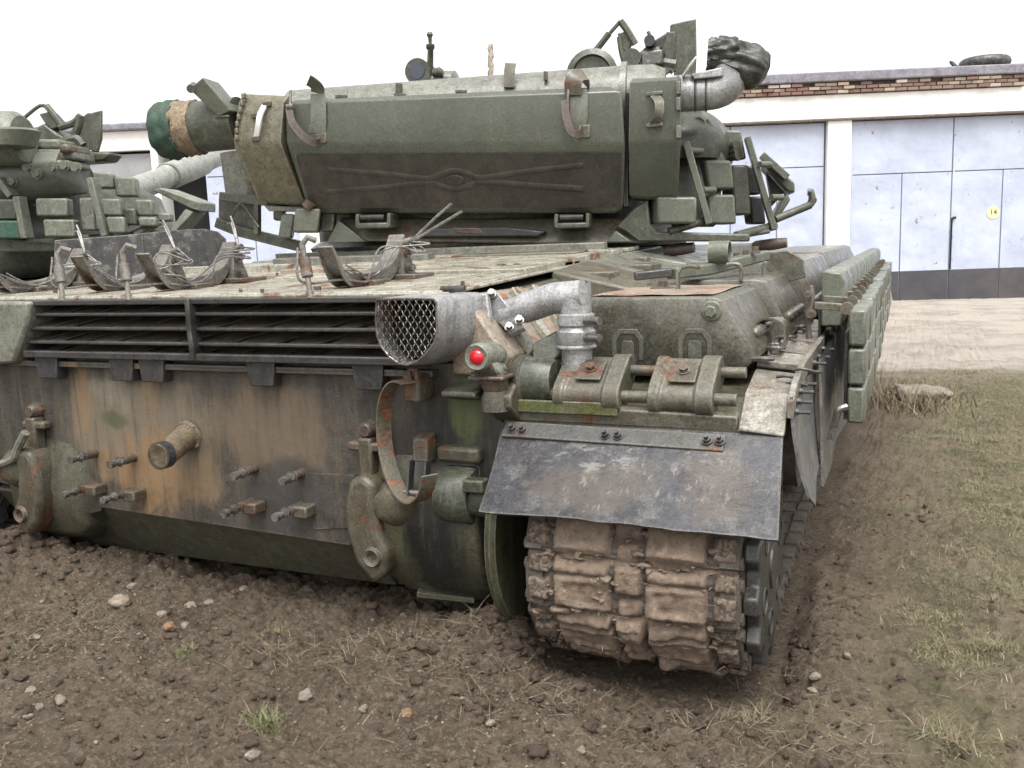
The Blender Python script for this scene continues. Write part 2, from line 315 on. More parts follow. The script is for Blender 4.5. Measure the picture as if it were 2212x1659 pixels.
idx = np.arange(nx*ny).reshape(ny, nx)
F4 = np.stack([idx[:-1, :-1], idx[:-1, 1:], idx[1:, 1:], idx[1:, :-1]], -1).reshape(-1, 4)
def ground_mat():
    t = NT('mud_and_dry_grass_soil'); x, y, z = t.xyz()
    a = t.mix(t.ramp(t.noise(2.2, 7, .7), .35, .68), (.158, .120, .085), (.110, .083, .059))
    a = t.mix(t.ma('MULTIPLY', t.ramp(t.noise(14, 8, .75), .48, .72), .7), a, (.215, .168, .12))
    a = t.mix(t.ma('MULTIPLY', t.ramp(t.noise(45, 6, .75), .5, .62), .75), a, (.052, .040, .031)); a = t.mix(t.ma('MULTIPLY', t.ramp(t.noise(60, 6, .8), .53, .59), .75), a, (.25, .205, .15))
    # trodden grass and moss on the right
    gm = t.ramp(t.ma('ADD', x, t.ma('MULTIPLY', t.ma('SUBTRACT', t.noise(1.6, 6, .7), .5), 1.6)), 2.0, 2.6)
    gcol = t.mix(t.ramp(t.noise(3.5, 7, .7), .4, .65), (.25, .205, .135), (.145, .145, .075))
    gcol = t.mix(t.ramp(t.noise(20, 7, .75), .45, .7), gcol, (.10, .075, .052))
    a = t.mix(t.ma('MULTIPLY', gm, .8), a, gcol)
    ed = t.ma('ADD', y, t.ma('MULTIPLY', t.ma('SUBTRACT', t.noise(.7, 6, .7), .5), 4.5))
    am = t.ramp(t.ma('SUBTRACT', ed, t.ma('MULTIPLY', t.ma('SUBTRACT', x, 3), .35)), 6.3, 8.3)
    ac = t.mix(t.ramp(t.noise(1.3, 8, .7), .4, .65), (.45, .40, .345), (.31, .27, .23)); ac = t.mix(t.ramp(t.noise(6, 8, .75), .58, .7), ac, (.20, .165, .13))
    a = t.mix(am, a, ac)
    v1 = t.n('TexVoronoi'); t.L(t.co, v1.inputs['Vector']); v1.inputs['Scale'].default_value = 90
    gr = t.ma('MULTIPLY', t.ramp(v1.outputs['Distance'], .09, .2, True), t.ramp(t.noise(9, 5, .7), .45, .62))
    pc = t.mix(t.noise(70, 2), (.19, .15, .11), (.40, .35, .28)); a = t.mix(t.ma('MULTIPLY', gr, .75), a, pc)
    nb = t.bump(t.noise(22, 10, .78), 1., .04); nb = t.bump(t.noise(110, 6, .75), 1., .012, nb); nb = t.bump(gr, .6, .006, nb)
    return t.out(a, t.ma('ADD', .72, t.ma('MULTIPLY', t.noise(3, 5), .25)), nb, 0, .25)
M['ground'] = ground_mat()
ground = npmesh('ground', np.stack([GX, GY, GZ], -1).reshape(-1, 3), F4, [M['ground']]); tag(ground, kind='structure')
def gz(x, y): return float(ground_h(np.array([float(x)]), np.array([float(y)]))[0])

# ------------------------------------------------------------------ garage
GA = math.radians(21); G0 = V(1.64, 20, 0); gxv = V(math.cos(GA), math.sin(GA), 0); gnv = V(math.sin(GA), -math.cos(GA), 0)
def GS(px, py): q = PP(px, py, G0, gnv); return (q-G0).dot(gxv), q.z
def gp(s, z, d=0): return G0+gxv*s+gnv*d+V(0, 0, z)
GR = Matrix((gxv, -gnv, V(0, 0, 1))).transposed()
def gbox(mb, s0, s1, z0, z1, d0, d1): mb.box(gp((s0+s1)/2, (z0+z1)/2, (d0+d1)/2), (abs(s1-s0), abs(d1-d0), abs(z1-z0)), GR); return mb
def wall_white():
    t = NT('whitewashed_masonry'); c = t.mix(t.ramp(t.noise(1.2, 7, .7), .35, .7), (.82, .81, .79), (.72, .70, .67))
    c = t.mix(t.ma('MULTIPLY', t.ramp(t.noise(1, 6, .7, t.mapv((5, 5, .6))), .62, .76), .35), c, (.5, .44, .38)); return t.out(c, .9, t.bump(t.noise(12, 8, .7), .4, .03), 0, .2)
M['wall'] = wall_white()
def door_mat(name, a, b, rust=1.):
    t = NT(name); x, y, z = t.xyz(); c = t.mix(t.ramp(t.noise(1.1, 6, .65), .35, .7), a, b)
    c = t.mix(t.ma('MULTIPLY', t.ramp(t.noise(1, 6, .7, t.mapv((4, 4, .5))), .58, .75), .35), c, tuple(q*.72 for q in a))
    r = t.ma('MULTIPLY', t.ramp(t.noise(7, 6, .7), .62, .66), t.ramp(t.noise(.9, 2), .45, .55)); c = t.mix(t.ma('MULTIPLY', r, .9*rust), c, (.22, .13, .085))
    r2 = t.ma('MULTIPLY', t.ramp(t.noise(1, 5, .7, t.mapv((9, 9, 1.2))), .66, .74), t.ramp(t.noise(.8, 2, .5), .5, .62)); c = t.mix(t.ma('MULTIPLY', r2, .35*rust), c, (.38, .27, .19))
    return t.out(c, .5, t.bump(t.noise(1.6, 3, .45), .5, .10), .1, .4)
M['door'] = door_mat('grey_blue_door_paint', (.47, .51, .62), (.38, .42, .52)); M['doorold'] = door_mat('weathered_grey_door', (.33, .33, .34), (.27, .27, .28), .5)
M['band'] = door_mat('dark_kick_band', (.055, .055, .068), (.085, .078, .075), .3)
M['roof'] = paint('grey_roofing_slab', (.30, .29, .33), (.24, .23, .27), rust=0, dirt=.3, dirtcol=(.16, .14, .13), streak=.2, scale=.3, rough=.9)
M['mortar'] = paint('bare_mortar', (.22, .17, .14), (.15, .12, .10), rust=.2, dirt=.3, scale=.5, rough=.95)
M['brick1'] = solid('red_brick', (.185, .115, .095), .9); M['brick2'] = solid('orange_brick', (.22, .16, .13), .9); M['brick3'] = solid('buff_brick', (.33, .27, .20), .9); M['brick4'] = solid('limed_brick', (.40, .35, .31), .9)
M['seam'] = solid('door_seam_paint', (.22, .24, .30), .7)
s_min, _ = GS(-500, 300); s_max, _ = GS(2900, 250); s_step, _ = GS(900, 250)
zl = GS(1900, 252)[1]; zr_top = GS(1900, 152)[1]; zb = -.36-.3
zwr = GS(1900, 200)[1]; zsl = GS(1900, 176)[1]
zl_l = GS(260, 326)[1]; zr_l = GS(260, 268)[1]
garage = empty('garage', gp(0, zb, 0))
tag(garage, 'long white garage with grey metal double doors and brick-edged roof behind the tanks', 'garage')
w = MB(); gbox(w, s_step, s_max, zb, zl+.3, -9, -.7); w.build('interior', M['voidblack'], garage, smooth=0); w = MB(); gbox(w, s_min, s_step-.01, zb, zr_l-.2, -9, -.7); w.build('interior', M['voidblack'], garage, smooth=0)
w = MB(); gbox(w, s_step, s_max, zl, zwr, -.69, 0); w.build('lintel_beam', M['wall'], garage, .01)
w = MB(); gbox(w, s_min, s_step-.01, zl_l, zr_l-.16, -.69, 0); w.build('lintel_beam', M['wall'], garage, .01)
w = MB(); gbox(w, s_step, s_max, zl-.05, zl-.003, -.3, .06); w.build('lintel_ledge', M['mortar'], garage, .01)
w = MB(); gbox(w, s_step, s_max, zwr+.003, zsl+.02, -.69, -.02); w.build('parapet', M['mortar'], garage)
w = MB(); gbox(w, s_step, s_max, zsl+.025, zr_top, -9, .14); w.build('roof', M['roof'], garage, .03)
w = MB(); gbox(w, s_min, s_step-.01, zr_l-.155, zr_l, -9, .16); w.build('roof', M['roof'], garage, .03)
# bricks of the crumbling cornice, one by one
bh = (zsl-zwr)/3.0; bl = .255; bm_ = {}
def brick_mesh(mt):
    if mt not in bm_:
        b = MB().box((0, 0, 0), (bl-.022, .12, bh-.018)); me = bpy.data.meshes.new('brick'); me.from_pydata(b.v, [], b.f); me.materials.append(M[mt]); bm_[mt] = me
    return bm_[mt]
sA = GS(1570, 180)[0]; sB = GS(2230, 180)[0]
for r in range(3):
    n = int((sB-sA)/bl)
    for i in range(n):
        if r == 2 and random.random() < .38 or r == 1 and random.random() < .06: continue
        o = bpy.data.objects.new('brick', brick_mesh(random.choice(['brick1', 'brick1', 'brick2', 'brick3', 'brick4', 'brick2'])))
        COL.objects.link(o); put(o, garage)
        o.matrix_basis = Matrix.Translation(gp(sA+(i+.5*(r % 2))*bl, zwr+.012+(r+.5)*bh, .03+random.uniform(-.02, .03))) @ GR.to_4x4() @ Matrix.Rotation(random.uniform(-.04, .04), 4, 'Z')
def pillar(p0, p1, zt):
    a = GS(p0, 400)[0]; b = GS(p1, 400)[0]; w = MB(); gbox(w, a, b, zb, zt-.003, -.69, .0); w.build('pillar', M['wall'], garage, .01)
def door(x0, x1, seams, zt, mat, ysplit, wick, band=True, gap=.012, rec=-.16):
    a = GS(x0, 400)[0]; b = GS(x1, 400)[0]; zs = GS((x0+x1)/2, ysplit)[1]; zk = GS(2000, 586)[1]
    d = MB(); gbox(d, a, b, zb, zt-.06, rec-.06, rec-.02); root = d.build('door', M['seam'], garage, smooth=0)
    ls = [a]+[GS(s, 400)[0] for s in seams]+[b]
    for i in range(len(ls)-1):
        l, r = ls[i]+gap, ls[i+1]-gap
        p = MB(); gbox(p, l, r, zs+.012, zt-.065, rec-.019, rec+.012); p.build('panel', mat, root, .006)
        mid = (l+r)/2 if wick is None else l+(r-l)*wick
        for (u, v) in ((l, mid-.012), (mid+.012, r)):
            p = MB(); gbox(p, u, v, zk+.01 if band else zb, zs-.012, rec-.019, rec+.01); p.build('panel', mat, root, .006)
            if band: p = MB(); gbox(p, u, v, zb, zk-.002, rec-.019, rec+.009); p.build('kick_panel', M['band'], root, .004)
        f = MB(); gbox(f, l+.004, l+.04, zk+.01, zt-.065, rec+.013, rec+.02); f.build('door_frame', mat, root, .004)
    return root
pillar(1787, 1838, zl); pillar(331, 346, zl_l); pillar(2500, 2545, zl); pillar(160, 168, zl_l); pillar(640, 700, zl_l); pillar(1150, 1200, zl)
dr = door(1841, 2498, (2062, 2280), zl, M['door'], 365, .51)
door(1205, 1784, (1580,), zl, M['door'], 370, .5)
door(702, 1148, (), zl_l, M['door'], 370, .5)
door(-300, 158, (0,), zl_l, M['doorold'], 370, .5, False); door(169, 330, (), zl_l, M['doorold'], 400, .5, False)
door(440, 638, (), zl_l, M['door'], 378, .5, False)
g = MB(); s_, z_ = GS(2060, 525); gbox(g, s_-.016, s_+.012, GS(2057, 582)[1], GS(2057, 470)[1], -.149, -.12); g.build('door_gap', M['voidblack'], dr)
hd = MB(); s_, z_ = GS(2066, 470); gbox(hd, s_-.02, s_+.04, z_-.03, z_+.03, -.14, -.09); hd.build('hasp', M['dark'], dr, .008)
s_, z_ = GS(2152, 458); pl = MB(); pl.cyl(gp(s_, z_, -.147), gp(s_, z_, -.138), .145, n=28); pl.build('number_plate', solid('yellow_paint_disc', (.74, .64, .34), .7), dr)
tc = bpy.data.curves.new('numeral', 'FONT'); tc.body = '14'; tc.size = .17; tc.align_x = 'CENTER'; tc.align_y = 'CENTER'; tc.extrude = .002
to = bpy.data.objects.new('tmp', tc); COL.objects.link(to); dg = bpy.context.evaluated_depsgraph_get(); me = bpy.data.meshes.new_from_object(to.evaluated_get(dg)); bpy.data.objects.remove(to)
me.materials.clear(); me.materials.append(M['dark']); no = bpy.data.objects.new('numeral', me); COL.objects.link(no); put(no, dr)
no.matrix_local = Matrix.Translation(gp(s_, z_, -.135)) @ Matrix((gxv, V(0, 0, 1), gnv)).transposed().to_4x4()
# worn tyre lying on the roof
s_, z_ = GS(2148, 128); ty = MB(); n = 28; R0, rr = .42, .12
ty.loft([[V((R0+rr*math.cos(b))*math.cos(a), (R0+rr*math.cos(b))*math.sin(a), rr*math.sin(b)) for b in [2*math.pi*k/10 for k in range(10)]] for a in [2*math.pi*k/n for k in range(n+1)]], True, False)
to = ty.build('tyre', M['rubber']); to.location = gp(s_, zr_top+.13, -.45); tag(to, 'worn black tyre lying flat on the garage roof edge', 'tyre')
s_, z_ = GS(2078, 128); sk = MB(); sk.tube([gp(s_, zr_top, -.2), gp(s_-.12, zr_top+.14, -.25), gp(s_-.16, zr_top+.17, -.25)], [.05, .04, .02]); so_ = sk.build('wood_stub', M['dark']); tag(so_, 'short dark stub poking up from the roof beside the tyre', 'stub')
# ------------------------------------------------------------------ the tank, seen from its right rear
M['tracksteel'] = mudmat('muddy_track_steel', (.15, .13, .11), (.105, .088, .072), .3)
tank = empty('tank', (0, 3, 0)); tag(tank, 'nearest dark green battle tank with stained rear plate and muddy right track', 'tank', 'tanks parked before the garage')
def B(mb, name, mat, parent=tank, bev=0, smooth=38, seg=2): return mb.build(name, M[mat] if isinstance(mat, str) else mat, parent, bev, smooth, seg)
def dk(y): return 1.088+.045*max(0, min(y, 2.5))
# hull body and plates
hull = B(MB().loft([[V(-1.22, y, zb_), V(1.05, y, zb_), V(1.05, y, .30), V(1.16, y, .5), V(1.16, y, .80), V(1.02, y, dk(y)-.03), V(-1.22, y, dk(y)-.03)] for y, zb_ in ((.20, .03), (.9, .0), (2.5, .0), (6.6, .02))]), 'hull', 'low', tank, .01)
rp = MB(); rp.prism([V(-1.22, 0, .875), V(-1.22, 0, .34), V(-.66, 0, .275), V(.56, 0, .235), V(.60, 0, .30), V(1.16, 0, .30), V(1.16, 0, .875)], (0, .06, 0)); plate = B(rp, 'rear_plate', 'plate', tank, .006)
lp = MB(); lp.add([V(-1.2, .015, .30), V(.62, .015, .26), V(.62, .19, .03), V(-1.2, .19, .03), V(-1.2, .05, .32), V(.62, .05, .28), V(.62, .23, .05), V(-1.2, .23, .05)], [(0,1,2,3), (7,6,5,4), (0,4,5,1), (1,5,6,2), (2,6,7,3), (3,7,4,0)]); B(lp, 'lower_plate', 'low', tank, .008)
sp_ = MB(); sp_.prism([V(.36, -.012, .485), V(1.0, -.012, .475), V(1.0, -.012, .48), V(1.0, -.012, .86), V(.36, -.012, .86)][0:1]+[V(.36, -.003, .26), V(.57, -.003, .24), V(.60, -.003, .30), V(.60, -.003, .52), V(.36, -.003, .53)][0:0]+[V(.37, -.006, .27), V(.585, -.006, .262), V(.60, -.006, .50), V(.37, -.006, .53)][0:0]+[V(.60, -.006, .49), V(.60, -.006, .31), V(.42, -.006, .285)], (0, .005, 0)); B(sp_, 'patch_plate', 'plate', plate)
# strip and hinge brackets under the grille
st = MB(); st.box((-.02, -.02, .845), (1.9, .04, .022)); B(st, 'support_strip', 'plate', tank, .004)
for px in (110, 270, 335, 570, 800):
    q = P(px, 795, Y=-.03); b = MB(); b.hexa([V(q.x-.05, -.05, .79), V(q.x+.05, -.05, .79), V(q.x+.05, .0, .79), V(q.x-.05, .0, .79), V(q.x-.06, -.05, .875), V(q.x+.06, -.05, .875), V(q.x+.06, .0, .875), V(q.x-.06, .0, .875)]); B(b, 'bracket', 'dark', tank, .004)
# grille
ZT, ZB = 1.088, .877; XL, XR = -.865, .90
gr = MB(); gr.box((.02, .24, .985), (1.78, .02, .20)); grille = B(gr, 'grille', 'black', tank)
def bar(pts, a, b, nm, mt, par): return B(MB().tube(pts, 0, flat=((0, 0, 1), a, b)), nm, mt, par, .004)
bar([V(XL-.02, -.03, ZT-.008), V(XR, -.03, ZT-.008)], .010, .03, 'grille_rail', 'dark', grille); bar([V(XL+.02, -.035, ZB+.008), V(XR, -.035, ZB+.008)], .013, .03, 'grille_rail', 'dark', grille)
for i in (1, 2, 3):
    z = ZT+(ZB-ZT)*i/4
    for (a, b) in ((XL+.005, -.008), (.008, XR)): bar([V(a, -.038, z), V(b, -.038, z)], .0065, .012, 'slat', 'dark', grille)
for i in range(1, 5):
    z = ZT+(ZB-ZT)*i/4+.006
    for (a, b) in ((XL+.012, -.012), (.012, XR)):
        k = a
        while k < b-.04:
            w = random.choice((.11, .17, .2, .26)); e = min(b, k+w); sl = .06; g = random.uniform(.02, .05)
            s = MB(); s.hexa([V(k, -.030, z-.004), V(e-g, -.030, z-.004), V(e-g+sl, .075, z+.024), V(k+sl, .075, z+.024), V(k, -.030, z), V(e-g, -.030, z), V(e-g+sl, .075, z+.028), V(k+sl, .075, z+.028)]); B(s, 'inner_louvre', 'slat', grille); k = e
gdv = MB(); gdv.tube(bez([V(0, -.045, ZT), V(.004, -.05, 1.04), V(-.002, -.045, .98), V(.006, -.05, .93), V(.0, -.045, ZB)], 6), 0, flat=((1, 0, 0), .010, .028)); B(gdv, 'grille_post', 'dark', grille, .004)
gdv = MB(); gdv.hexa([V(XL-.05, -.03, ZB-.02), V(XL+.02, -.05, ZB-.01), V(XL+.04, .1, ZB-.01), V(XL-.03, .1, ZB-.02), V(XL-.035, -.03, ZT), V(XL-.005, -.05, ZT), V(XL+.02, .1, ZT), V(XL-.01, .1, ZT)]); B(gdv, 'grille_end', 'dark', grille, .005)
# pale end housing on the left of the grille
eh = MB(); eh.prism([P(-160, 650, Y=-.08), P(-160, 800, Y=-.08), P(28, 785, Y=-.08), P(33, 768, Y=-.08), P(60, 690, Y=-.08), P(62, 652, Y=-.08)], (0, .25, 0)); B(eh, 'end_housing', 'pale', tank, .012)
# deck plates
def plate_quad(pts, th, nm, mt, par, bev=.004): return B(MB().prism(pts, (0, 0, th)), nm, mt, par, bev)
deck = B(MB().prism([V(-1.22, -.05, ZT+.001), V(1.0, -.05, ZT+.001), V(1.0, 2.6, dk(2.6)-.012), V(-1.22, 2.6, dk(2.6)-.012)], (0, 0, .010)), 'deck', 'deck', tank, .003)
def dplate(x0, x1, y0, y1, th=.012, mt='deck', nm='deck_plate', lift=0):
    z = lambda y: dk(y)+lift
    return plate_quad([V(x0, y0, z(y0)), V(x1, y0, z(y0)), V(x1, y1, z(y1)), V(x0, y1, z(y1))], th, nm, mt, deck)
for (x0, x1, y0, y1, th) in ((-1.2, -.1, -.045, .16, .016), (-.09, .98, -.045, .16, .016), (-1.2, -.45, .165, .62, .014), (-.445, .35, .165, .62, .014), (.355, .98, .165, .62, .016), (-1.2, .1, .63, 1.15, .018), (.11, .98, .63, 1.15, .03), (-1.2, -.2, 1.17, 1.7, .02), (-.19, .98, 1.17, 1.7, .03), (-1.2, .98, 1.75, 1.9, .025), (-1.2, .98, 2.0, 2.2, .02)): dplate(x0, x1, y0, y1, th)
for (x0, x1, y0, y1, th, mt) in ((-1.0, -.35, .98, 1.02, .05, 'deck'), (-.3, .5, .84, .88, .035, 'ftanktop'), (-.7, .2, 1.3, 1.38, .06, 'pale'), (.25, .9, 1.45, 1.6, .04, 'rustygreen'), (-1.1, .9, 1.84, 1.9, .06, 'pale'), (.3, .8, .25, .27, .02, 'ftanktop'), (.55, .9, .9, 1.0, .022, 'rustygreen')): dplate(x0, x1, y0, y1, th, mt, 'deck_rail')
for px, py, r in ((686, 628, 11), (120, 635, 7), (520, 632, 5), (560, 633, 5), (470, 620, 5), (930, 600, 7), (600, 612, 5), (1000, 620, 6)):
    q = P(px, py, Z=1.105); b = MB().hexbolt(V(q.x, max(q.y, -.03), dk(q.y)+.012), (0, 0, 1), r*.0012, .018); B(b, 'bolt', 'rust', deck)
rl = MB(); q0, q1 = P(1035, 597, Y=.9), P(1075, 597, Y=.9); rl.cyl(q0, q1, .014); B(rl, 'hinge_pin', 'rust', deck)
q = P(48, 621, Z=1.13); lr = MB(); lr.rings([(q+V(-.10, 0, 0), .012), (q+V(-.08, 0, 0), .022), (q+V(.07, 0, 0), .024), (q+V(.075, 0, 0), .012), (q+V(.13, .02, 0), .006)], (1, 0, 0), 14); B(lr, 'tie_rod', 'green', deck)
# chamfered shoulder between deck and mudguard, with rusty steps
sh = MB(); sh.prism([V(.99, -.02, 1.085), V(1.06, -.02, 1.07), V(1.18, -.02, .90), V(1.16, -.02, .84), V(.99, -.02, .84)], (0, .85, 0)); B(sh, 'shoulder', 'ftanktop', tank, .01)
for y0 in (.12, .30, .48):
    s = MB(); s.hexa([V(1.05, y0, 1.075), V(1.19, y0, .885), V(1.19, y0+.05, .885), V(1.05, y0+.05, 1.075), V(1.065, y0, 1.095), V(1.205, y0, .905), V(1.205, y0+.05, .905), V(1.065, y0+.05, 1.095)]); B(s, 'shoulder_rib', 'deck', tank, .004)
hb = MB(); c = P(1110, 592, Y=.95); hb.box((.88, 1.15, 1.145), (.20, .2, .04)); hbo = B(hb, 'filler_box', 'ftanktop', tank, .01)
for px in (1082, 1116): q = P(px, 588, Y=.82); rr_ = MB(); rr_.pipe(q, q+V(0, .02, 0), .035, .026); B(rr_, 'filler_ring', 'rustygreen', hbo)
for (y0, y1, z0, z1, mt) in ((.86, 1.3, 1.128, 1.05, 'rustygreen'), (1.3, 1.9, 1.15, 1.075, 'pale'), (1.9, 3.2, 1.175, 1.11, 'pale')):
    B(MB().hexa([V(.99, y0, 1.0), V(1.335, y0, .98), V(1.335, y1, .98), V(.99, y1, 1.0), V(.99, y0, z0), V(1.335, y0, z1), V(1.335, y1, z1+.02), V(.99, y1, z0+.03)]), 'side_deck', mt, tank, .01)
for (x, y, z, w, l) in ((1.12, 1.05, 1.10, .16, .12), (1.2, 1.5, 1.115, .10, .2), (1.1, 1.75, 1.14, .10, .08)): B(MB().box((x, y, z), (w, l, .03)), 'side_hatch', 'rustygreen', tank, .006)
# log cradles with their cable loops
def cradle(X, rot=0, seed=0, yc=.24, near=(.02, 1.25), far=(.49, 1.285)):
    r = random.Random(seed); z0 = dk(yc)+.02
    prof = bez([V(X, near[0], near[1]), V(X, near[0]+.07, near[1]-.085), V(X, yc-.03, z0+.03), V(X, yc+.10, z0+.045), V(X, far[0]-.07, far[1]-.09), V(X, far[0], far[1])], 6)
    c = B(MB().tube(prof, 0, flat=((1, 0, 0), .032, .004)), 'log_cradle', 'cradle', tank)
    for sx in (-.030, .030):
        low = [V(X+sx, q.y, max(dk(q.y)+.018, q.z-.055*math.sin(math.pi*min(1, max(0, (i+2)/(len(prof)+3)))))) for i, q in enumerate(prof)]
        w = MB().loft([[V(X+sx-.003, a.y, a.z), V(X+sx+.003, a.y, a.z), V(X+sx+.003, b.y, b.z), V(X+sx-.003, b.y, b.z)] for a, b in zip(low, [V(p.x+sx, p.y, p.z) for p in prof])]); B(w, 'cradle_web', 'cradle', c)
    f = MB(); f.hexa([V(X-.03, far[0]-.06, dk(.5)+.012), V(X+.05, far[0]-.06, dk(.5)+.012), V(X+.05, far[0]+.05, dk(.5)+.012), V(X-.03, far[0]+.05, dk(.5)+.012), V(X-.02, far[0]-.03, far[1]-.02), V(X+.045, far[0]-.03, far[1]-.02), V(X+.045, far[0]-.01, far[1]-.02), V(X-.02, far[0]-.01, far[1]-.02)]); B(f, 'cradle_foot', 'cradle', c, .003)
    f = MB(); f.box((X+.02, far[0], dk(.5)+.022), (.18, .16, .018)); B(f, 'foot_plate', 'rust', c, .004); f = MB(); f.box((X, yc, z0+.002), (.16, .10, .022)); B(f, 'foot_plate', 'rust', c, .004)
    b = MB(); b.hexbolt(V(X+.05, far[0]-.02, far[1]-.06), (1, -.2, .1), .016, .03); b.hexbolt(V(X+.05, far[0]-.02, far[1]-.12), (1, -.2, 0), .014, .03); b.cyl(V(X+.045, far[0]-.03, far[1]-.03), V(X+.085, far[0]-.03, far[1]-.02), .014); B(b, 'cable_clamp', 'steel', c)
    # turnbuckle hanging from the near arm
    t = MB(); n0 = V(X-.05, near[0]-.02, near[1]+.02); t.tube([n0+V(.02, .02, .0), n0+V(0, 0, .012), n0+V(-.015, -.01, -.01), n0+V(-.005, -.02, -.06)], .011); t.cyl(n0+V(-.004, -.02, -.055), n0+V(.012, -.03, -.115), .019); t.cyl(n0+V(.012, -.03, -.11), n0+V(.028, -.045, -.17), .009); t.cyl(n0+V(.028, -.045, -.165), n0+V(.034, -.05, -.185), .013); B(t, 'turnbuckle', 'cradle', c)
    fe = V(X+.08, far[0]-.03, far[1]-.03)
    for k in range(3):
        j = lambda a: r.uniform(-a, a)
        pts = [fe+V(j(.01), j(.01), j(.015)), fe+V(.05+j(.03), .0+j(.02), -.03+j(.03)), V(X+.03+j(.03), yc+.14+j(.03), z0+.10+j(.04)), V(X+.07+j(.03), yc+.03+j(.04), z0+.045+j(.02)), V(X+.05+j(.02), yc-.04+j(.02), z0+.012+abs(j(.012))), V(X+.05+j(.01), yc-.10, z0+.025+abs(j(.02))), V(X+.03, yc-.16+j(.02), z0+.05+abs(j(.03)))]
        if k > 2: pts = [fe, fe+V(.09+j(.02), .02, .01+j(.02)), fe+V(.06, 0, -.08+j(.02)), V(X+.06, yc+.12, z0+.07+j(.03)), V(X+.05, yc, z0+.04+j(.02)), V(X-.02, yc+.06, z0+.09), V(X+.05, yc+.2, z0+.14)]
        B(MB().tube(bez(pts, 6), .0036, 6), 'cable', 'cable', c)
    B(MB().tube(bez([n0+V(-.02, -.03, -.02), n0+V(.0, -.05, -.13), V(X+.02, yc-.16, z0+.02), V(X+.05, yc-.08, z0+.008), V(X+.05, yc, z0+.006)], 6), .0042, 6), 'cable', 'cable', c)
    for a in (0, 1): B(MB().tube([fe+V(-.01, 0, .0), fe+V(-.01+rot*(.10+a*.035), .03, .09-.018*a*(1 if rot > 0 else -1)), fe+V(-.01+rot*(.16+a*.04), .04, .135-.03*a)], .005, 6), 'cable_end', 'cable', c)
cradle(-1.12, -.5, 3); cradle(-.60, -.6, 1); cradle(-.27, -.4, 2); cradle(.52, 1.0, 4)
# rubber screens on the left mudguard
for (a, b, c_) in (((115, 520), (120, 608), 0), ((312, 502), (318, 600), 1)):
    if c_ == 0: pts = [PP(x, y, (-1.24, 1.6, 0), V(.6, -.8, 0)) for x, y in ((115, 608), (118, 519), (200, 513), (270, 508), (308, 504), (315, 606))]
    else: pts = [PP(x, y, (-1.24, 1.61, 0), V(.6, -.8, 0)) for x, y in ((312, 604), (305, 504), (380, 497), (440, 494), (470, 500), (488, 516), (492, 590))]
    B(MB().prism(pts, V(-.6, .8, 0)*.02), 'rubber_screen', 'rubber', tank, .003)
lf = MB(); lf.box((-1.6, 2.6, .86), (.76, 5.2, .04)); B(lf, 'left_mudguard', 'fender', tank, .01)
# ---- rear plate fittings
for px, py, L in ((165, 990, .10), (250, 1000, .10), (515, 1025, .10), (620, 1035, .10), (150, 1065, .13), (235, 1077, .13), (495, 1105, .13), (605, 1113, .13)):
    q = P(px, py, Y=-L+.01); s = MB(); s.cyl(V(q.x, 0, q.z), V(q.x, -L*.55, q.z), .0165, n=10); so_ = B(s, 'stud', 'rust', tank)
    s = MB(); s.cyl(V(q.x, -L*.5, q.z), V(q.x, -L, q.z), .010, n=10); s.hexbolt(V(q.x, -L*.72, q.z), (0, -1, 0), .015, .013); s.cyl(V(q.x, -L-.02, q.z), V(q.x, -L+.002, q.z), .0145, n=10); B(s, 'stud_thread', 'steel', so_)
    if L > .11: s = MB(); s.box((q.x+.035, -.035, q.z-.005), (.06, .06, .04)); B(s, 'stud_block', 'hook', so_, .006)
q0, q1 = P(408, 942, Y=0), P(355, 982, Y=-.16); s = MB(); s.rings([(V(q0.x, .0, q0.z), .062), (V(q0.x, -.012, q0.z), .058), (V(q0.x, -.016, q0.z), .047), (V(q1.x, -.15, q1.z), .043), (V(q1.x, -.15, q1.z), .045), (V(q1.x, -.185, q1.z), .045), (V(q1.x, -.185, q1.z), .039), (V(q1.x, -.182, q1.z), .03), (V(q1.x, -.182, q1.z), .001)], (0, -1, -.2), 24); pc_ = B(s, 'drain_pipe', paint('ochre_pipe', (.21, .165, .10), (.15, .115, .075), rust=.3, dirt=.3), tank)
for a in (40, 120, 230, 320): s = MB().hexbolt(V(q0.x+.052*math.cos(math.radians(a)), -.008, q0.z+.052*math.sin(math.radians(a))), (0, -1, 0), .009, .012); B(s, 'bolt', 'rust', pc_)
B(MB().pipe(V(q1.x, -.152, q1.z), V(q1.x, -.188, q1.z), .048, .042, 24), 'pipe_rim', 'dark', pc_)
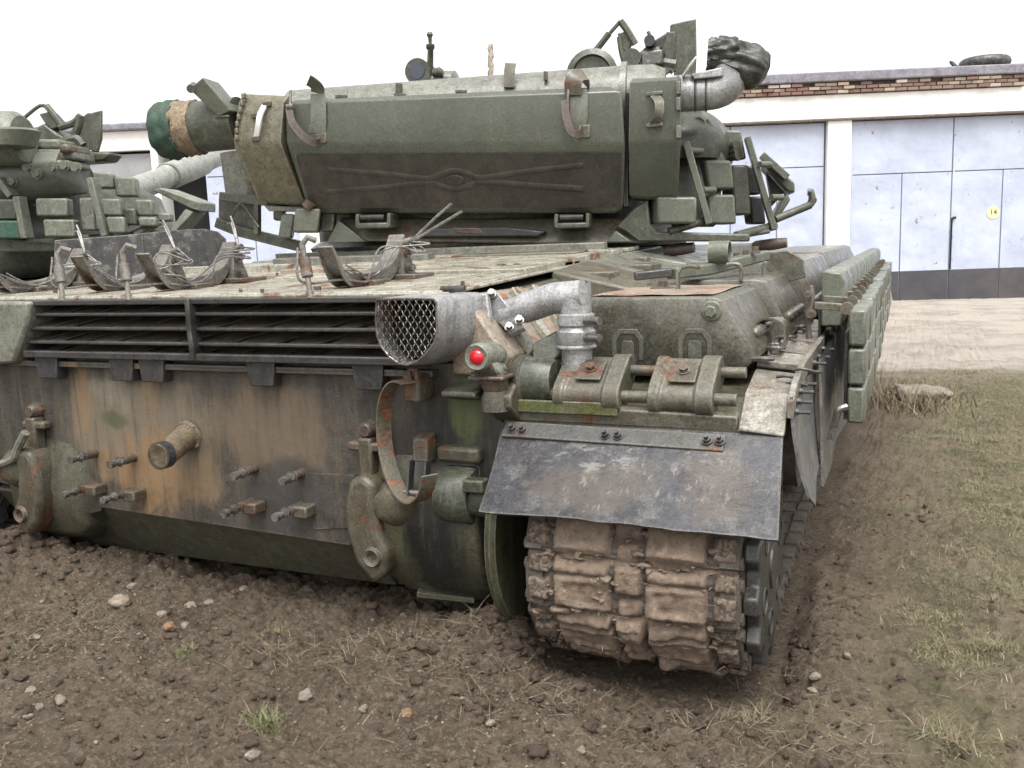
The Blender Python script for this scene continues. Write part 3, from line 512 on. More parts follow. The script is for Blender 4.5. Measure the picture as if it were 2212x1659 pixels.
# tow hooks
def hook(sx, cx, mt):
    f = lambda x, z, y=-.10: V(cx+sx*x, y, z)
    o = [f(-.10, .50), f(-.125, .42), f(-.125, .32), f(-.095, .22), f(-.03, .15), f(.02, .19), f(.035, .27), f(.0, .33), f(-.01, .42), f(.0, .49), f(-.05, .52)]
    h = B(MB().prism(o, (0, .13, 0)), 'tow_hook', mt, tank, .022, 38, 3)
    s = MB(); s.rings([(f(.045, .42, .0), .085), (f(.045, .42, -.05), .080), (f(.04, .42, -.09), .055), (f(.04, .42, -.10), .03)], (0, -1, 0), 20); B(s, 'hook_boss', 'hook', h)
    s = MB(); s.rings([(f(-.02, .25, -.102), .034), (f(-.02, .25, -.118), .028), (f(-.02, .25, -.112), .018), (f(-.02, .25, -.09), .016)], (0, -1, 0), 18); B(s, 'hook_eye', mt, h)
    s = MB(); s.box(f(-.06, .56, -.03), (.05, .05, .14)); s.box(f(-.07, .60, -.03), (.12, .04, .03)); B(s, 'hook_latch', mt, h, .008)
    s = MB(); s.rings([(f(-.06, .655, 0), .03), (f(-.06, .655, -.04), .028), (f(-.06, .655, -.05), .02)], (0, -1, 0), 8); B(s, 'pivot_nut', 'rust', h)
hook(1, .735, 'hook'); hook(-1, -.93, 'hook')
s = MB(); q = [P(*a, Y=-.1) for a in ((55, 935), (40, 965), (30, 990), (10, 1000), (-10, 1003))]; s.tube(bez(q, 5), .016, 8); B(s, 'tow_shackle', 'pale', tank)
# drum strap
sc_ = V(.865, -.12, .648); du = V(.83, -.55, 0); dw = V(-.55, -.83, 0); pts = []
for k in range(31):
    a = math.radians(74+k*8.7); rr = .165+.018*math.sin(a*1.5); pts.append(sc_+du*(rr*math.cos(a))+V(0, 0, rr*1.06*math.sin(a)))
strap = B(MB().tube(pts, 0, flat=(dw, .026, .0025)), 'drum_strap', paint('strap_paint', (.20, .17, .13), (.14, .15, .11), rust=.75, dirt=.2, streak=0, rustcol=(.27, .12, .065), scale=2.5), tank)
q = P(897, 830, Y=-.07); s = MB(); s.box((q.x, -.05, q.z-.01), (.055, .10, .085)); B(s, 'strap_bracket', 'rustygreen', tank, .008)
s = MB(); q = P(893, 808, Y=-.11); s.tube([q+V(-.012, 0, -.02), q+V(-.012, 0, .012), q+V(.012, 0, .012), q+V(.012, 0, -.02)], .008); B(s, 'strap_hinge', 'rust', tank)
q = P(905, 975, Y=-.07); s = MB(); s.prism([V(q.x-.027, 0, q.z+.05), V(q.x-.027, -.06, q.z+.038), V(q.x-.027, -.07, q.z-.035), V(q.x-.027, 0, q.z-.04)], (.054, 0, 0)); lg = B(s, 'strap_lug', 'hook', tank, .006)
for sx in (-.032, .026): s = MB(); s.prism([V(q.x+sx, -.085, q.z-.03), V(q.x+sx, -.05, q.z-.03), V(q.x+sx, -.075, q.z-.13), V(q.x+sx, -.11, q.z-.13)], (.006, 0, 0)); B(s, 'lug_cheek', 'dark', lg)
s = MB(); s.cyl(V(q.x-.05, -.09, q.z-.13), V(q.x+.045, -.09, q.z-.13), .010); B(s, 'lug_pin', 'steel', lg)
# plates behind lamp, shelf
s = MB(); s.prism([V(.985, 0, .815), V(.985, -.09, .80), V(.985, -.09, .785), V(.985, 0, .76)], (.115, 0, 0)); B(s, 'shelf', 'green', tank, .005)
s = MB(); s.prism([V(1.125, -.0, .84), V(1.125, -.075, .79), V(1.125, -.075, .755), V(1.125, 0, .70)], (.085, 0, 0)); B(s, 'lamp_bracket', 'hook', tank, .006)
# drive housings, brake drum, sprocket flanges
def housing(sx, mt):
    rr = []
    for x, bt, yr in ((.60, .30, -.015), (.66, .17, -.05), (.74, .085, -.06), (.90, .07, -.065), (1.03, .075, -.06), (1.07, .10, -.045)):
        if sx < 0: yr += .02; bt += .03
        rr.append([V(sx*x, .02, .62), V(sx*x, yr+.035, .50), V(sx*x, yr, .36), V(sx*x, yr+.012, .25), V(sx*x, yr+.05, max(bt, .15)), V(sx*x, yr+.12, bt), V(sx*x, .35, bt), V(sx*x, .35, .60)])
    return B(MB().loft(rr), 'drive_housing', mt, tank, .012, 50, 3)
ho = housing(1, 'oily'); housing(-1, 'low')
s = MB(); s.rings([(V(.80, .16, .085), .12), (V(1.0, .16, .08), .10)], (1, 0, 0), 18, True, (.35, 1.2), (0, 0, 1)); B(s, 'housing_foot', 'low', tank)
q = P(985, 1075, Y=-.06); s = MB(); s.rings([(V(q.x-.06, -.02, q.z), .085), (V(q.x-.045, -.02, q.z), .092), (V(q.x+.045, -.02, q.z), .092), (V(q.x+.055, -.02, q.z), .085)], (1, 0, 0), 26); gc = B(s, 'pivot_drum', 'green', tank)
s = MB(); s.cyl(V(q.x+.05, -.03, q.z-.005), V(q.x+.20, -.03, q.z-.005), .058); B(s, 'pivot_shaft', 'green', gc); s = MB(); s.box((q.x+.085, -.09, q.z+.055), (.07, .05, .04)); B(s, 'pivot_stop', 'green', gc, .006)
s = MB(); s.box((q.x-.0, -.01, q.z+.13), (.15, .06, .05)); B(s, 'oily_ledge', M['oily'], tank, .012)
def flange(x0, x1, R, mt, nm, Yc=.08, Zc=.36): return B(MB().rings([(V(x0, Yc, Zc), R*.6), (V(x0, Yc, Zc), R), (V((x0+x1)/2, Yc, Zc), R*1.02), (V(x1, Yc, Zc), R), (V(x1, Yc, Zc), R*.6)], (1, 0, 0), 40), nm, mt, tank)
flange(1.18, 1.215, .315, paint('mossy_flange', (.06, .064, .026), (.038, .038, .024), rust=.3, dirt=.5, streak=.9), 'sprocket_flange')
def sprocket(x, mt):
    s = MB(); pts = []
    for k in range(72):
        a = 2*math.pi*k/72; R = .275 if (k % 6) in (0, 1, 2) else .235; pts.append(V(x, .035+R*math.cos(a), .315+R*math.sin(a)))
    sp = B(s.prism(pts, (.04, 0, 0)), 'sprocket', mt, tank, .006)
    for k in range(6):
        a = 2*math.pi*(k+.3)/6; c = V(x+.035, .035+.16*math.cos(a), .315+.16*math.sin(a)); B(MB().rings([(c, .04), (c+V(.008, 0, 0), .04), (c+V(.0085, 0, 0), .033), (c+V(-.01, 0, 0), .03)], (1, 0, 0), 16), 'lightening_hole', 'black', sp)
    B(MB().rings([(V(x+.03, .035, .315), .07), (V(x+.046, .035, .315), .065), (V(x+.047, .035, .315), .0)], (1, 0, 0), 20), 'hub', mt, sp); return sp
sprocket(1.912, 'dark'); sprocket(1.42, 'dark'); sprocket(-1.86, 'dark'); sprocket(-1.45, 'dark')
# ---- tracks, link by link
PIT = .158; TW = .29
def link_mesh(seed):
    r = np.random.default_rng(seed); nu, nv = 22, 84; us = np.linspace(-PIT/2, PIT/2, nu); vs = np.linspace(-TW, TW, nv); U, Vv = np.meshgrid(us, vs, indexing='ij')
    h = np.full(U.shape, -.026); av = np.abs(Vv); cap = np.abs(Vv+.0)
    pad = sst(.045, .055, av)*sst(.215, .205, av)*sst(-.066, -.056, U)*sst(.036, .026, U)
    h += pad*.038
    hol = sst(.07, .085, av)*sst(.19, .175, av)*sst(-.05, -.04, U)*sst(.02, .01, U); h -= hol*.007*r.uniform(.2, 1)
    tb = np.clip(1-((U-.052)/.021)**2, 0, 1)**.5*sst(.05, .058, av)*sst(.215, .205, av); h = np.maximum(h, -.026+tb*.036)
    cn = sst(.042, .034, av)*sst(-.012, .0, U)*sst(.075, .065, U); h += cn*.036
    cn2 = sst(.034, .028, av)*sst(-.07, -.062, U)*sst(-.02, -.028, U); h += cn2*.02
    en = sst(.222, .232, av)*sst(.29, .282, av); h += en*(.034*sst(-.055, -.045, U)*sst(.02, .01, U)+.026*sst(.024, .034, U))
    ox = r.uniform(0, 90); n = fbm(U+ox, Vv+ox, 22, 4, seed)*.012+fbm(U+ox, Vv, 60, 3, seed+5, .7)*.010
    lump_ = np.clip(fbm(U+ox, Vv+3, 13, 3, seed+9)-.03, 0, 1)*.05; h = h+n+lump_*sst(.22, .18, av)
    vv = np.stack([Vv, U, h], -1).reshape(-1, 3); ii = np.arange(nu*nv).reshape(nv, nu) if False else np.arange(nv*nu).reshape(nu, nv)
    f = np.stack([ii[:-1, :-1], ii[:-1, 1:], ii[1:, 1:], ii[1:, :-1]], -1).reshape(-1, 4)
    return vv, f
def mk_link(seed):
    r_ = random.Random(seed); vv, f = link_mesh(seed); me = bpy.data.meshes.new('track_link'); mb = MB()
    mb.add([tuple(a) for a in vv], [tuple(int(k) for k in q) for q in f]); nf0 = len(mb.f)
    mb.box((0, 0, -.026), (TW*1.9, PIT*.82, .022))
    for u in (-.045, .045): mb.cyl((-TW-.012, u, -.026), (TW+.012, u, -.026), .0175, n=10)
    for sx in (-1, 1):
        mb.box((sx*(TW-.02), .0, -.026), (.05, .125, .045))
        mb.box((sx*.12, 0, -.038), (.13, .10, .012))
    mb.hexa([V(-.02, -.05, -.03), V(.02, -.05, -.03), V(.02, .05, -.03), V(-.02, .05, -.03), V(-.012, -.02, -.11), V(.012, -.02, -.11), V(.012, .02, -.11), V(-.012, .02, -.11)])
    me.from_pydata(mb.v, [], mb.f); me.materials.append(M['mudtrack']); me.materials.append(M['tracksteel'])
    mi = [1 if (abs(vv[f[q][0]][0]) > .232 and r_.random() < .45 and vv[f[q][0]][2] > -.008) else 0 for q in range(nf0)]+[1]*(len(mb.f)-nf0); me.polygons.foreach_set('material_index', mi); me.polygons.foreach_set('use_smooth', [i < nf0 for i in range(len(mb.f))]); return me
LM = [mk_link(k*11+1) for k in range(6)]
def track(xc, n0, n1, mir):
    t = MB(); t.box((xc, 3.4, -.012), (TW*1.6, 5.0, .012)); root = B(t, 'track', 'tracksteel', tank)
    Yc, Zc, R = .035, .315, .30; path = []   # (y, z, tangent angle)
    arc = math.radians(172); s = 0; out = []
    L0 = R*arc; a_end = arc
    for k in range(n0, n1):
        s = k*PIT
        if s < L0:
            th = math.radians(92)+s/R; pos = V(xc, Yc+R*math.cos(th), Zc+R*math.sin(th)); nrm = V(0, math.cos(th), math.sin(th))
        else:
            th = math.radians(92)+arc; p0 = V(xc, Yc+R*math.cos(th), Zc+R*math.sin(th)); d = s-L0; tn = V(0, -math.sin(th), math.cos(th)); sl = .55
            tn = V(0, math.cos(-.055), math.sin(-.055)) if d < .7 else V(0, 1, 0); base = p0+V(0, 1, -.055)*min(d, .7)+V(0, 1, 0)*max(0, d-.7); pos = base; nrm = V(0, 0, -1) if d >= .7 else V(0, -.055, -1).normalized()
        tg = nrm.cross(V(1, 0, 0)).normalized()   # u axis
        o = bpy.data.objects.new('track_link', LM[(k*5+2) % 6]); COL.objects.link(o); put(o, root)
        xa = V(1, 0, 0); ua = nrm.cross(xa).normalized()
        m_ = Matrix((xa, ua, nrm)).transposed().to_4x4(); m_.translation = pos+V(random.uniform(-.004, .004), 0, 0)-nrm*.0
        o.matrix_local = m_ @ Matrix.Rotation(random.uniform(-.03, .03), 4, 'X')
    return root
track(1.615, -1, 38, 1); track(-1.615, 0, 16, -1)
for X in (1.64, -1.64):
    for k in range(6):
        y = .95+k*.95; w = MB(); w.rings([(V(X-.2, y, .30), .10), (V(X-.2, y, .30), .25), (V(X+.2, y, .30), .25), (V(X+.2, y, .30), .10), (V(X+.17, y, .30), .08)], (1, 0, 0), 28); B(w, 'road_wheel', 'tracksteel', tank)
# ---- mudguard, rear flap
mg = MB(); pf = [(0, .705), (.05, .745), (.12, .775), (.5, .79), (1.2, .80), (6, .80)]
mg.loft([[V(1.14, y, z), V(1.985, y, z), V(1.985, y, z-.012), V(1.14, y, z-.012)] for y, z in pf]); guard = B(mg, 'mudguard', M['oily'], tank, .003)
s = MB(); s.loft([[V(1.15, -.012, .76), V(1.86, -.006, .742), V(1.86, .0, .70), V(1.15, -.006, .705)], [V(1.15, .02, .77), V(1.86, .02, .755), V(1.86, .02, .70), V(1.15, .02, .705)]]); B(s, 'guard_lip', 'rustygreen', guard, .004)
s = MB(); q0, q1 = P(1115, 880, Y=-.01), P(1335, 895, Y=-.01); s.box(((q0.x+q1.x)/2, -.012, .752), (q1.x-q0.x, .012, .038)); B(s, 'mossy_angle', paint('moss_green', (.115, .135, .03), (.085, .095, .03), rust=.1, dirt=.3, streak=.6), guard, .003)
fl = MB(); nu = 22; rows = []
for k in range(10):
    t = k/9; y = -.012-.29*t; z = .700-.195*t-.012*math.sin(math.pi*t); xl = 1.155+.05*t; xr = 1.982+.024*t
    rows.append([V(xl+(xr-xl)*i/nu, y-.012*math.sin(3.0*i/nu+t)*t, z+.006*math.sin(5*i/nu)*t+.002*random.uniform(-1, 1)*t) for i in range(nu+1)])
fl.loft(rows, False); bk = [[v+V(0, .012, -.008) for v in r] for r in rows]; fl.loft(bk, False)
for e in (0, nu): fl.loft([[r[e] for r in rows], [r[e] for r in bk]], False)
fl.loft([rows[-1], bk[-1]], False); flap = B(fl, 'mud_flap', 'flap', tank)
q = [P(x, y, Y=-.03) for x, y in ((1103, 915), (1570, 940), (1568, 972), (1098, 942))]; s = MB(); s.prism([V(1.172, -.022, .698), V(1.832, -.022, .690), V(1.832, -.062, .652), V(1.172, -.062, .660)], (0, -.009, .009)); cs = B(s, 'clamp_strip', paint('flap_strip_paint', (.075, .072, .06), (.055, .053, .048), rust=.4, dirt=.5, dirtcol=(.045, .042, .04), rustcol=(.26, .11, .05), scale=.8), flap, .003)
for px, py in ((1108, 927), (1130, 930), (1308, 940), (1335, 941), (1527, 951), (1555, 952)):
    q = P(px, py, Y=-.05); s = MB().hexbolt(V(q.x, -.052, q.z), (0, -.7, .7), .012, .014, .012); B(s, 'bolt', 'dark', cs)
# shiny outer guard plates and rubber side apron
og = MB(); XO, XI = 1.985, 1.865
og.loft([[V(XI, y, z), V(XO, y, z-.012), V(XO, y, z-.02), V(XI, y, z-.008)] for y, z in ((-.02, .715), (.0, .73), (.10, .80), (.28, .835), (.30, .835))]); B(og, 'guard_end_plate', 'fender', guard, .003)
for k, (y0, y1) in enumerate(((.34, .58), (.62, .92), (.96, 1.3), (1.35, 1.8))):
    s = MB(); s.loft([[V(1.86, y, z+.012), V(1.985, y, z), V(1.985, y, z-.02), V(1.86, y, z-.008)] for y, z in ((y0, .845), (y0+.02, .835), (y1-.02, .83), (y1, .845))]); B(s, 'guard_plate', 'fender', guard, .003)
    s = MB(); s.cyl(V(1.84, y0-.06, .865), V(1.84, y1-.12, .865), .016); s.tube(bez([V(1.84, y0-.05, .865), V(1.90, y0-.08, .87), V(1.91, y0-.02, .865), V(1.86, y0, .86)], 4), .008, 6); B(s, 'hinge', 'steel', guard)
for px, py in ((1700, 815), (1720, 830), (1735, 800)): q = P(px, py, Y=.2); s = MB(); s.tube(bez([q+V(-.03, 0, 0), q+V(0, -.006, .004), q+V(.03, .004, -.004)], 4), .005, 6); B(s, 'wire_loop', 'dark', guard)
ap = MB(); rows = []
for k in range(13):
    t = k/12; y = .02+.62*t; top = .80+.03*t; bot = .52-.06*math.sin(math.pi*min(1, t*1.5))+.02*t-.07*sst(.15, .6, t)
    rows.append([V(1.995+.004*math.sin(6*t)+.05*(u**2)*(1-.5*t), y+.0, top+(bot-top)*u) for u in [i/8 for i in range(9)]])
ap.loft(rows, False); bk = [[v+V(.008, 0, 0) for v in r] for r in rows]; ap.loft(bk, False); ap.loft([[r[-1] for r in rows], [r[-1] for r in bk]], False); ap.loft([rows[0], bk[0]], False); ap.loft([rows[-1], bk[-1]], False); apron = B(ap, 'side_apron', 'skirt', tank)
ap = MB(); rows = []
for k in range(13):
    t = k/12; y = .60+1.3*t; rows.append([V(2.02+.015*u+.006*math.sin(9*t), y, .83+(.40-.83)*u+.02*math.sin(4*t)) for u in [i/8 for i in range(9)]])
ap.loft(rows, False); bk = [[v+V(.008, 0, 0) for v in r] for r in rows]; ap.loft(bk, False); ap.loft([rows[0], bk[0]], False); B(ap, 'side_apron', 'skirt', tank)
ed = MB(); ed.loft([[V(1.988, y, z+.03), V(2.006, y, z+.03), V(2.006, y, z-.02), V(1.988, y, z-.02)] for y, z in ((.015, .76), (.12, .80), (.3, .825), (1.8, .835))]); B(ed, 'apron_rail', 'fender', tank, .003)
for y, z in ((.04, .755), (.09, .775), (.14, .795), (.22, .805), (.40, .815), (.56, .82), (.72, .82), (.9, .825)): s = MB().hexbolt(V(2.005, y, z), (1, 0, 0), .010, .012, .03); B(s, 'bolt', 'dark', tank)
s = MB(); q = P(1770, 985, X=2.05); s.tube(bez([V(2.06, .60, .56), V(2.075, .60, .62), V(2.085, .60, .66), V(2.11, .61, .672)], 5), .012, 8); B(s, 'apron_hook', 'steel', tank)
# ---- spare track pins in their two castings
pins = [((1190, 795), (1612, 806), .016), ((1165, 845), (1592, 870), .018)]
for k, (a, b, r) in enumerate(pins):
    y = (.12, .02)[k]; q0, q1 = P(*a, Y=y), P(*b, Y=y); z = (q0.z+q1.z)/2; B(MB().cyl(V(q0.x, y, z), V(q1.x, y, z), r, n=16), 'spare_pin', 'rustygreen', tank)
zp = [P(1400, 800, Y=.12).z, P(1380, 858, Y=.02).z]
for (p0, p1) in ((1203, 1345), (1405, 1545)):
    x0, x1 = P(p0, 850, Y=.02).x, P(p1, 855, Y=.02).x; a, b = V(0, .02, zp[1]), V(0, .12, zp[0]); dd = (b-a).normalized(); nn = V(0, -dd.z, dd.y); rr = .040
    def prof(x, k=1.):
        o = []
        for i in range(9): t = math.pi*(.5+i/8); o.append(a+dd*(math.cos(t)*rr*k)+nn*(math.sin(t)*rr*k*-1))
        for i in range(9): t = math.pi*(-.5+i/8); o.append(b+dd*(math.cos(t)*rr*k)+nn*(math.sin(t)*rr*k*-1))
        return [V(x, q.y, q.z) for q in o]
    c = B(MB().loft([prof(x0, 1.12), prof(x0+.03, 1.12), prof(x0+.035, .95), prof(x1-.055, .95), prof(x1-.05, 1.2), prof(x1, 1.2)]), 'pin_casting', 'rustygreen', tank, .004)
    xm = (x0+x1)/2; cm = (a+b)/2+nn*.050; Rm = Matrix((V(1, 0, 0), dd, nn)).transposed(); B(MB().box(V(xm, cm.y, cm.z)-nn*.009, (.05, .05, .014), Rm), 'clamp_spacer', 'dark', c); pb = B(MB().box(V(xm, cm.y, cm.z), (.078, .090, .006), Rm), 'clamp_plate', 'hook', c, .002); B(MB().hexbolt(V(xm, cm.y, cm.z)+nn*.003, nn, .014, .016), 'bolt', 'rust', pb)
# stop drum left of the pins and its lever arm
q = P(1165, 822, Y=.04); dr_ = B(MB().rings([(V(q.x-.085, .05, q.z), .065), (V(q.x-.07, .05, q.z), .075), (V(q.x-.045, .05, q.z), .080), (V(q.x-.04, .05, q.z), .072), (V(q.x+.03, .05, q.z), .070), (V(q.x+.05, .05, q.z), .062)], (1, 0, 0), 26), 'stop_drum', 'green', tank)
B(MB().rings([(V(q.x-.092, .05, q.z), .070), (V(q.x-.075, .05, q.z), .0765)], (1, 0, 0), 26), 'drum_rim', 'rust', dr_)
B(MB().prism([V(q.x-.03, .06, q.z+.03), V(q.x+.03, .06, q.z+.05), V(q.x+.11, .10, q.z+.14), V(q.x+.06, .12, q.z+.16), V(q.x-.03, .06, q.z+.11)], (0, .03, 0)), 'lever_arm', 'green', dr_, .008)
# tail lamp
q = P(1030, 772, Y=-.13); lx, lz = q.x, q.z; lamp = B(MB().rings([(V(lx, -.13, lz), .016), (V(lx, -.131, lz), .022), (V(lx, -.136, lz), .036), (V(lx, -.128, lz), .041), (V(lx, -.10, lz), .041), (V(lx+.004, -.085, lz-.002), .038), (V(lx+.012, -.04, lz-.004), .040), (V(lx+.014, -.01, lz-.006), .030)], (0, -1, 0), 28), 'tail_lamp', 'lamp', tank)
B(MB().rings([(V(lx, -.132, lz), .0225), (V(lx, -.137, lz), .020), (V(lx, -.141, lz), .012), (V(lx, -.143, lz), .001)], (0, -1, 0), 24), 'red_lens', 'red', lamp)
B(MB().loft([[V(lx-.02+dx, -.10+dy, lz-.02) for dx, dy in ((0, 0), (.06, 0), (.06, .07), (0, .07))], [V(lx-.03+dx, -.10+dy, lz-.055) for dx, dy in ((0, 0), (.085, 0), (.085, .08), (0, .08))], [V(lx-.03+dx, -.10+dy, lz-.06) for dx, dy in ((0, 0), (.085, 0), (.085, .08), (0, .08))]]), 'lamp_neck', 'lamp', lamp, .008)
B(MB().box((lx+.014, -.065, lz-.066), (.115, .09, .012)), 'lamp_flange', 'rust', lamp, .004); B(MB().rings([(V(lx+.02, -.055, lz-.07), .042), (V(lx+.02, -.055, lz-.10), .040), (V(lx+.02, -.055, lz-.11), .034), (V(lx+.02, -.05, lz-.13), .045), (V(lx+.02, -.045, lz-.17), .048)], (0, 0, -1), 20), 'lamp_post', 'rustygreen', lamp)
for dx in (-.03, .06): B(MB().hexbolt(V(lx+dx, -.095, lz-.06), (0, 0, 1), .009, .012), 'bolt', 'rust', lamp)
# ---- heater box with wire mesh mouth
yf, yb = -.24, .02; mo = [P(x, y, Y=yf) for x, y in ((815, 648), (850, 645), (900, 645), (938, 646), (945, 655), (944, 690), (946, 718), (938, 742), (920, 765), (900, 782), (880, 788), (862, 785), (842, 770), (826, 750), (816, 725), (813, 690))]
cz = sum(q.z for q in mo)/16; cx_ = sum(q.x for q in mo)/16
def sc(k, y, dx=0, dz=0): return [V(cx_+(q.x-cx_)*k+dx, y, cz+(q.z-cz)*k+dz) for q in mo]
hx = MB(); hx.loft([sc(.93, yf+.02), sc(.95, yf), sc(1.0, yf), sc(1.03, yf+.012), sc(1.06, yf+.05, .0, -.003), sc(1.15, yb-.01, .0, -.012), sc(1.16, yb, 0, -.012), sc(.5, yb)], True, False); box_ = B(hx, 'heater_box', 'silver', tank, 0, 50)
B(MB().add(sc(.95, yf+.09), [tuple(range(16))]), 'box_interior', 'voidblack', box_)
inpoly = lambda x, z: sum(1 for i in range(16) if ((mo[i].z > z) != (mo[(i+1) % 16].z > z)) and x < (mo[(i+1) % 16].x-mo[i].x)*(z-mo[i].z)/(mo[(i+1) % 16].z-mo[i].z)+mo[i].x) % 2 == 1
me_ = MB(); sx_, sz_ = .0225, .0165
for d in (-1, 1):
    for k in range(-14, 15):
        run = []
        for i in range(-40, 41):
            t = i/2; x = cx_+(t+k)*sx_/1.0*.5*2*.5+k*sx_*.25*0; x = cx_+k*sx_+d*t*sx_/2; z = cz+t*sz_
            ok = inpoly(x, z)
            if ok: run.append(V(x+.0016*math.sin(i*math.pi), yf-.004+.0025*d*math.cos(i*math.pi/1.0), z))
            if (not ok or i == 40) and len(run) > 1: me_.tube(run, .0017, 5); run = []
            elif not ok: run = []
msh = B(me_, 'wire_mesh', 'steel', box_)
B(MB().tube([q+V(0, -.003, 0) for q in mo]+[mo[0]+V(0, -.003, 0)], .0035, 6), 'mesh_rim', 'steel', box_)
q = P(985, 624, Y=-.02); B(MB().cyl(q+V(-.05, 0, .0), q+V(.03, .0, .0), .010), 'box_hinge', 'dark', box_)
B(MB().hexa([V(1.045, yb+.002, .90), V(1.12, yb+.002, .90), V(1.12, yb+.03, .90), V(1.045, yb+.03, .90), V(1.06, yb+.002, 1.09), V(1.10, yb+.002, 1.09), V(1.10, yb+.03, 1.09), V(1.06, yb+.03, 1.09)]), 'box_backplate', 'silver', box_, .006)
# ---- silver exhaust pipe
a0 = P(1075, 668, Y=.10); a1 = P(1245, 640, Y=.10); pts = bez([P(1068, 688, Y=.10), P(1100, 676, Y=.10), P(1150, 660, Y=.10), P(1195, 645, Y=.10), a1, P(1262, 637, Y=.10)], 6); ex = B(MB().tube(pts, [.040]*4+[.044]*6+[.048]*(len(pts)-10), 20), 'exhaust_pipe', 'silver', tank)
jx = P(1243, 640, Y=.10); B(MB().loft([[V(jx.x-.048*math.cos(2*math.pi*k/20)*1.0, .10+.049*math.sin(2*math.pi*k/20), zz+slope*math.cos(2*math.pi*k/20)) for k in range(20)] for zz, slope in ((jx.z+.0, -.045), (jx.z-.06, 0))]), 'pipe_elbow', 'silver', ex)
zz0 = jx.z-.055
B(MB().rings([(V(jx.x, .10, zz0+.008), .040), (V(jx.x, .10, zz0), .058), (V(jx.x, .10, zz0-.030), .059), (V(jx.x, .10, zz0-.036), .052), (V(jx.x, .10, zz0-.043), .054), (V(jx.x, .10, zz0-.05), .060), (V(jx.x, .10, zz0-.082), .060), (V(jx.x, .10, zz0-.09), .056), (V(jx.x, .10, zz0-.095), .062), (V(jx.x, .10, zz0-.10), .062), (V(jx.x, .10, zz0-.102), .04)], (0, 0, -1), 24), 'pipe_coupling', 'silver', ex)
for dz in (-.015, -.066): B(MB().cyl(V(jx.x+.045, .06, zz0+dz), V(jx.x+.095, .04, zz0+dz), .013, n=10), 'clamp_screw', 'steel', ex)
B(MB().rings([(V(jx.x, .10, zz0-.10), .048), (V(jx.x, .10, zz0-.20), .045), (V(jx.x, .10, zz0-.24), .045)], (0, 0, -1), 24), 'down_pipe', 'silver', ex)
fp = [P(x, y, Y=.06) for x, y in ((1030, 640), (1075, 632), (1132, 708), (1100, 722))]; B(MB().prism(fp, V(.0, .02, -.012)), 'pipe_flange', 'silver', ex, .003)
for px, py in ((1062, 637), (1122, 693), (1100, 708), (1040, 646)): q = P(px, py, Y=.055); B(MB().hexbolt(q, V(.3, -.8, .6), .011, .02), 'bolt', 'steel', ex)
# ---- fuel tanks along the right side
def ftank(y0, y1, nm, k=1., top=1.052, side=1.86):
    pr_ = [(1.32, .84), (1.32, top-.03), (1.345, top), (side-.12, top), (side-.085, top-.012), (side-.04, top-.10), (side, .90), (side, .86), (side-.03, .828), (1.36, .83)]
    cxm, czm = 1.6, .94; sc2 = lambda f, y: [V(cxm+(x-cxm)*f, y, czm+(z-czm)*(f if f < .99 else 1)) for x, z in pr_]
    return B(MB().loft([sc2(.94, y0), sc2(.985, y0+.006), [V(x, y0+.025, z) for x, z in pr_], [V(x, y1-.025, z) for x, z in pr_], sc2(.985, y1-.006), sc2(.94, y1)]), nm, 'ftank', tank, 0, 42)
t1 = ftank(.27, .90, 'fuel_tank', top=1.058); t2 = ftank(.96, 1.60, 'fuel_tank', top=1.078, side=1.885); t3 = ftank(1.66, 3.3, 'fuel_tank', top=1.12, side=1.90); t4 = ftank(3.36, 6.2, 'fuel_tank', top=1.13, side=1.89)
tp = MB(); N = 12; rows = [[V(1.345+(1.735-1.345)*i/N, .30+.57*j/8, 1.0625+.0015*math.sin(i*1.3+j)+.005*math.exp(-((i-6)/2.5)**2-((j-4)/2)**2)) for i in range(N+1)] for j in range(9)]; tp.loft(rows, False); B(tp, 'rusted_top', 'ftanktop', t1)
q = P(1537, 672, Y=.268); B(MB().hexbolt(V(q.x, .272, q.z), (0, -1, 0), .019, .028).rings([(V(q.x, .274, q.z), .034), (V(q.x, .262, q.z), .030)], (0, -1, 0), 22), 'filler_plug', 'era', t1, .003)
for px in (1355, 1500):
    q = P(px, 745, Y=.265); o_ = [(-.052, -.05), (-.052, .02), (-.03, .05), (.03, .05), (.052, .02), (.052, -.05), (.036, -.05), (.036, .012), (.022, .034), (-.022, .034), (-.036, .012), (-.036, -.05)]
    B(MB().prism([V(q.x+a, .2705, q.z+b) for a, b in o_], (0, -.004, 0)), 'pressed_rib', 'rib', t1, .002); B(MB().prism([V(q.x+a*.42, .2705, q.z+b*.5-.012) for a, b in ((-.05, -.06), (-.05, .03), (-.03, .05), (.03, .05), (.05, .03), (.05, -.06))], (0, -.004, 0)), 'pressed_rib', 'rib', t1, .002)
for px in (1310, 1405, 1525, 1600): q = P(px, 793, Y=.24); B(MB().hexbolt(V(q.x, .23, .825), (0, 0, 1), .011, .018), 'bolt', 'rust', t1)
q = P(1432, 618, Y=.62); q.z = 1.062; B(MB().hexbolt(q, (0, 0, 1), .020, .03).rings([(q, .045), (q+V(0, 0, .008), .043)], (0, 0, 1), 20), 'top_plug', 'rust', t1)
q = P(1465, 625, Y=.55); q.z = 1.062; B(MB().tube([q, q+V(0, 0, .055), q+V(.01, .005, .075), q+V(.035, .015, .08), q+V(.07, .02, .075)], 0, flat=((0, 1, 0), .018, .004)), 'lifting_tab', 'rustygreen', t1)
q = P(1317, 605, Y=.75); B(MB().tube(bez([q, q+V(.004, 0, .02), q+V(.016, 0, .022), q+V(.02, 0, .012)], 4), .004, 6), 'wire_hook', 'rust', t1)
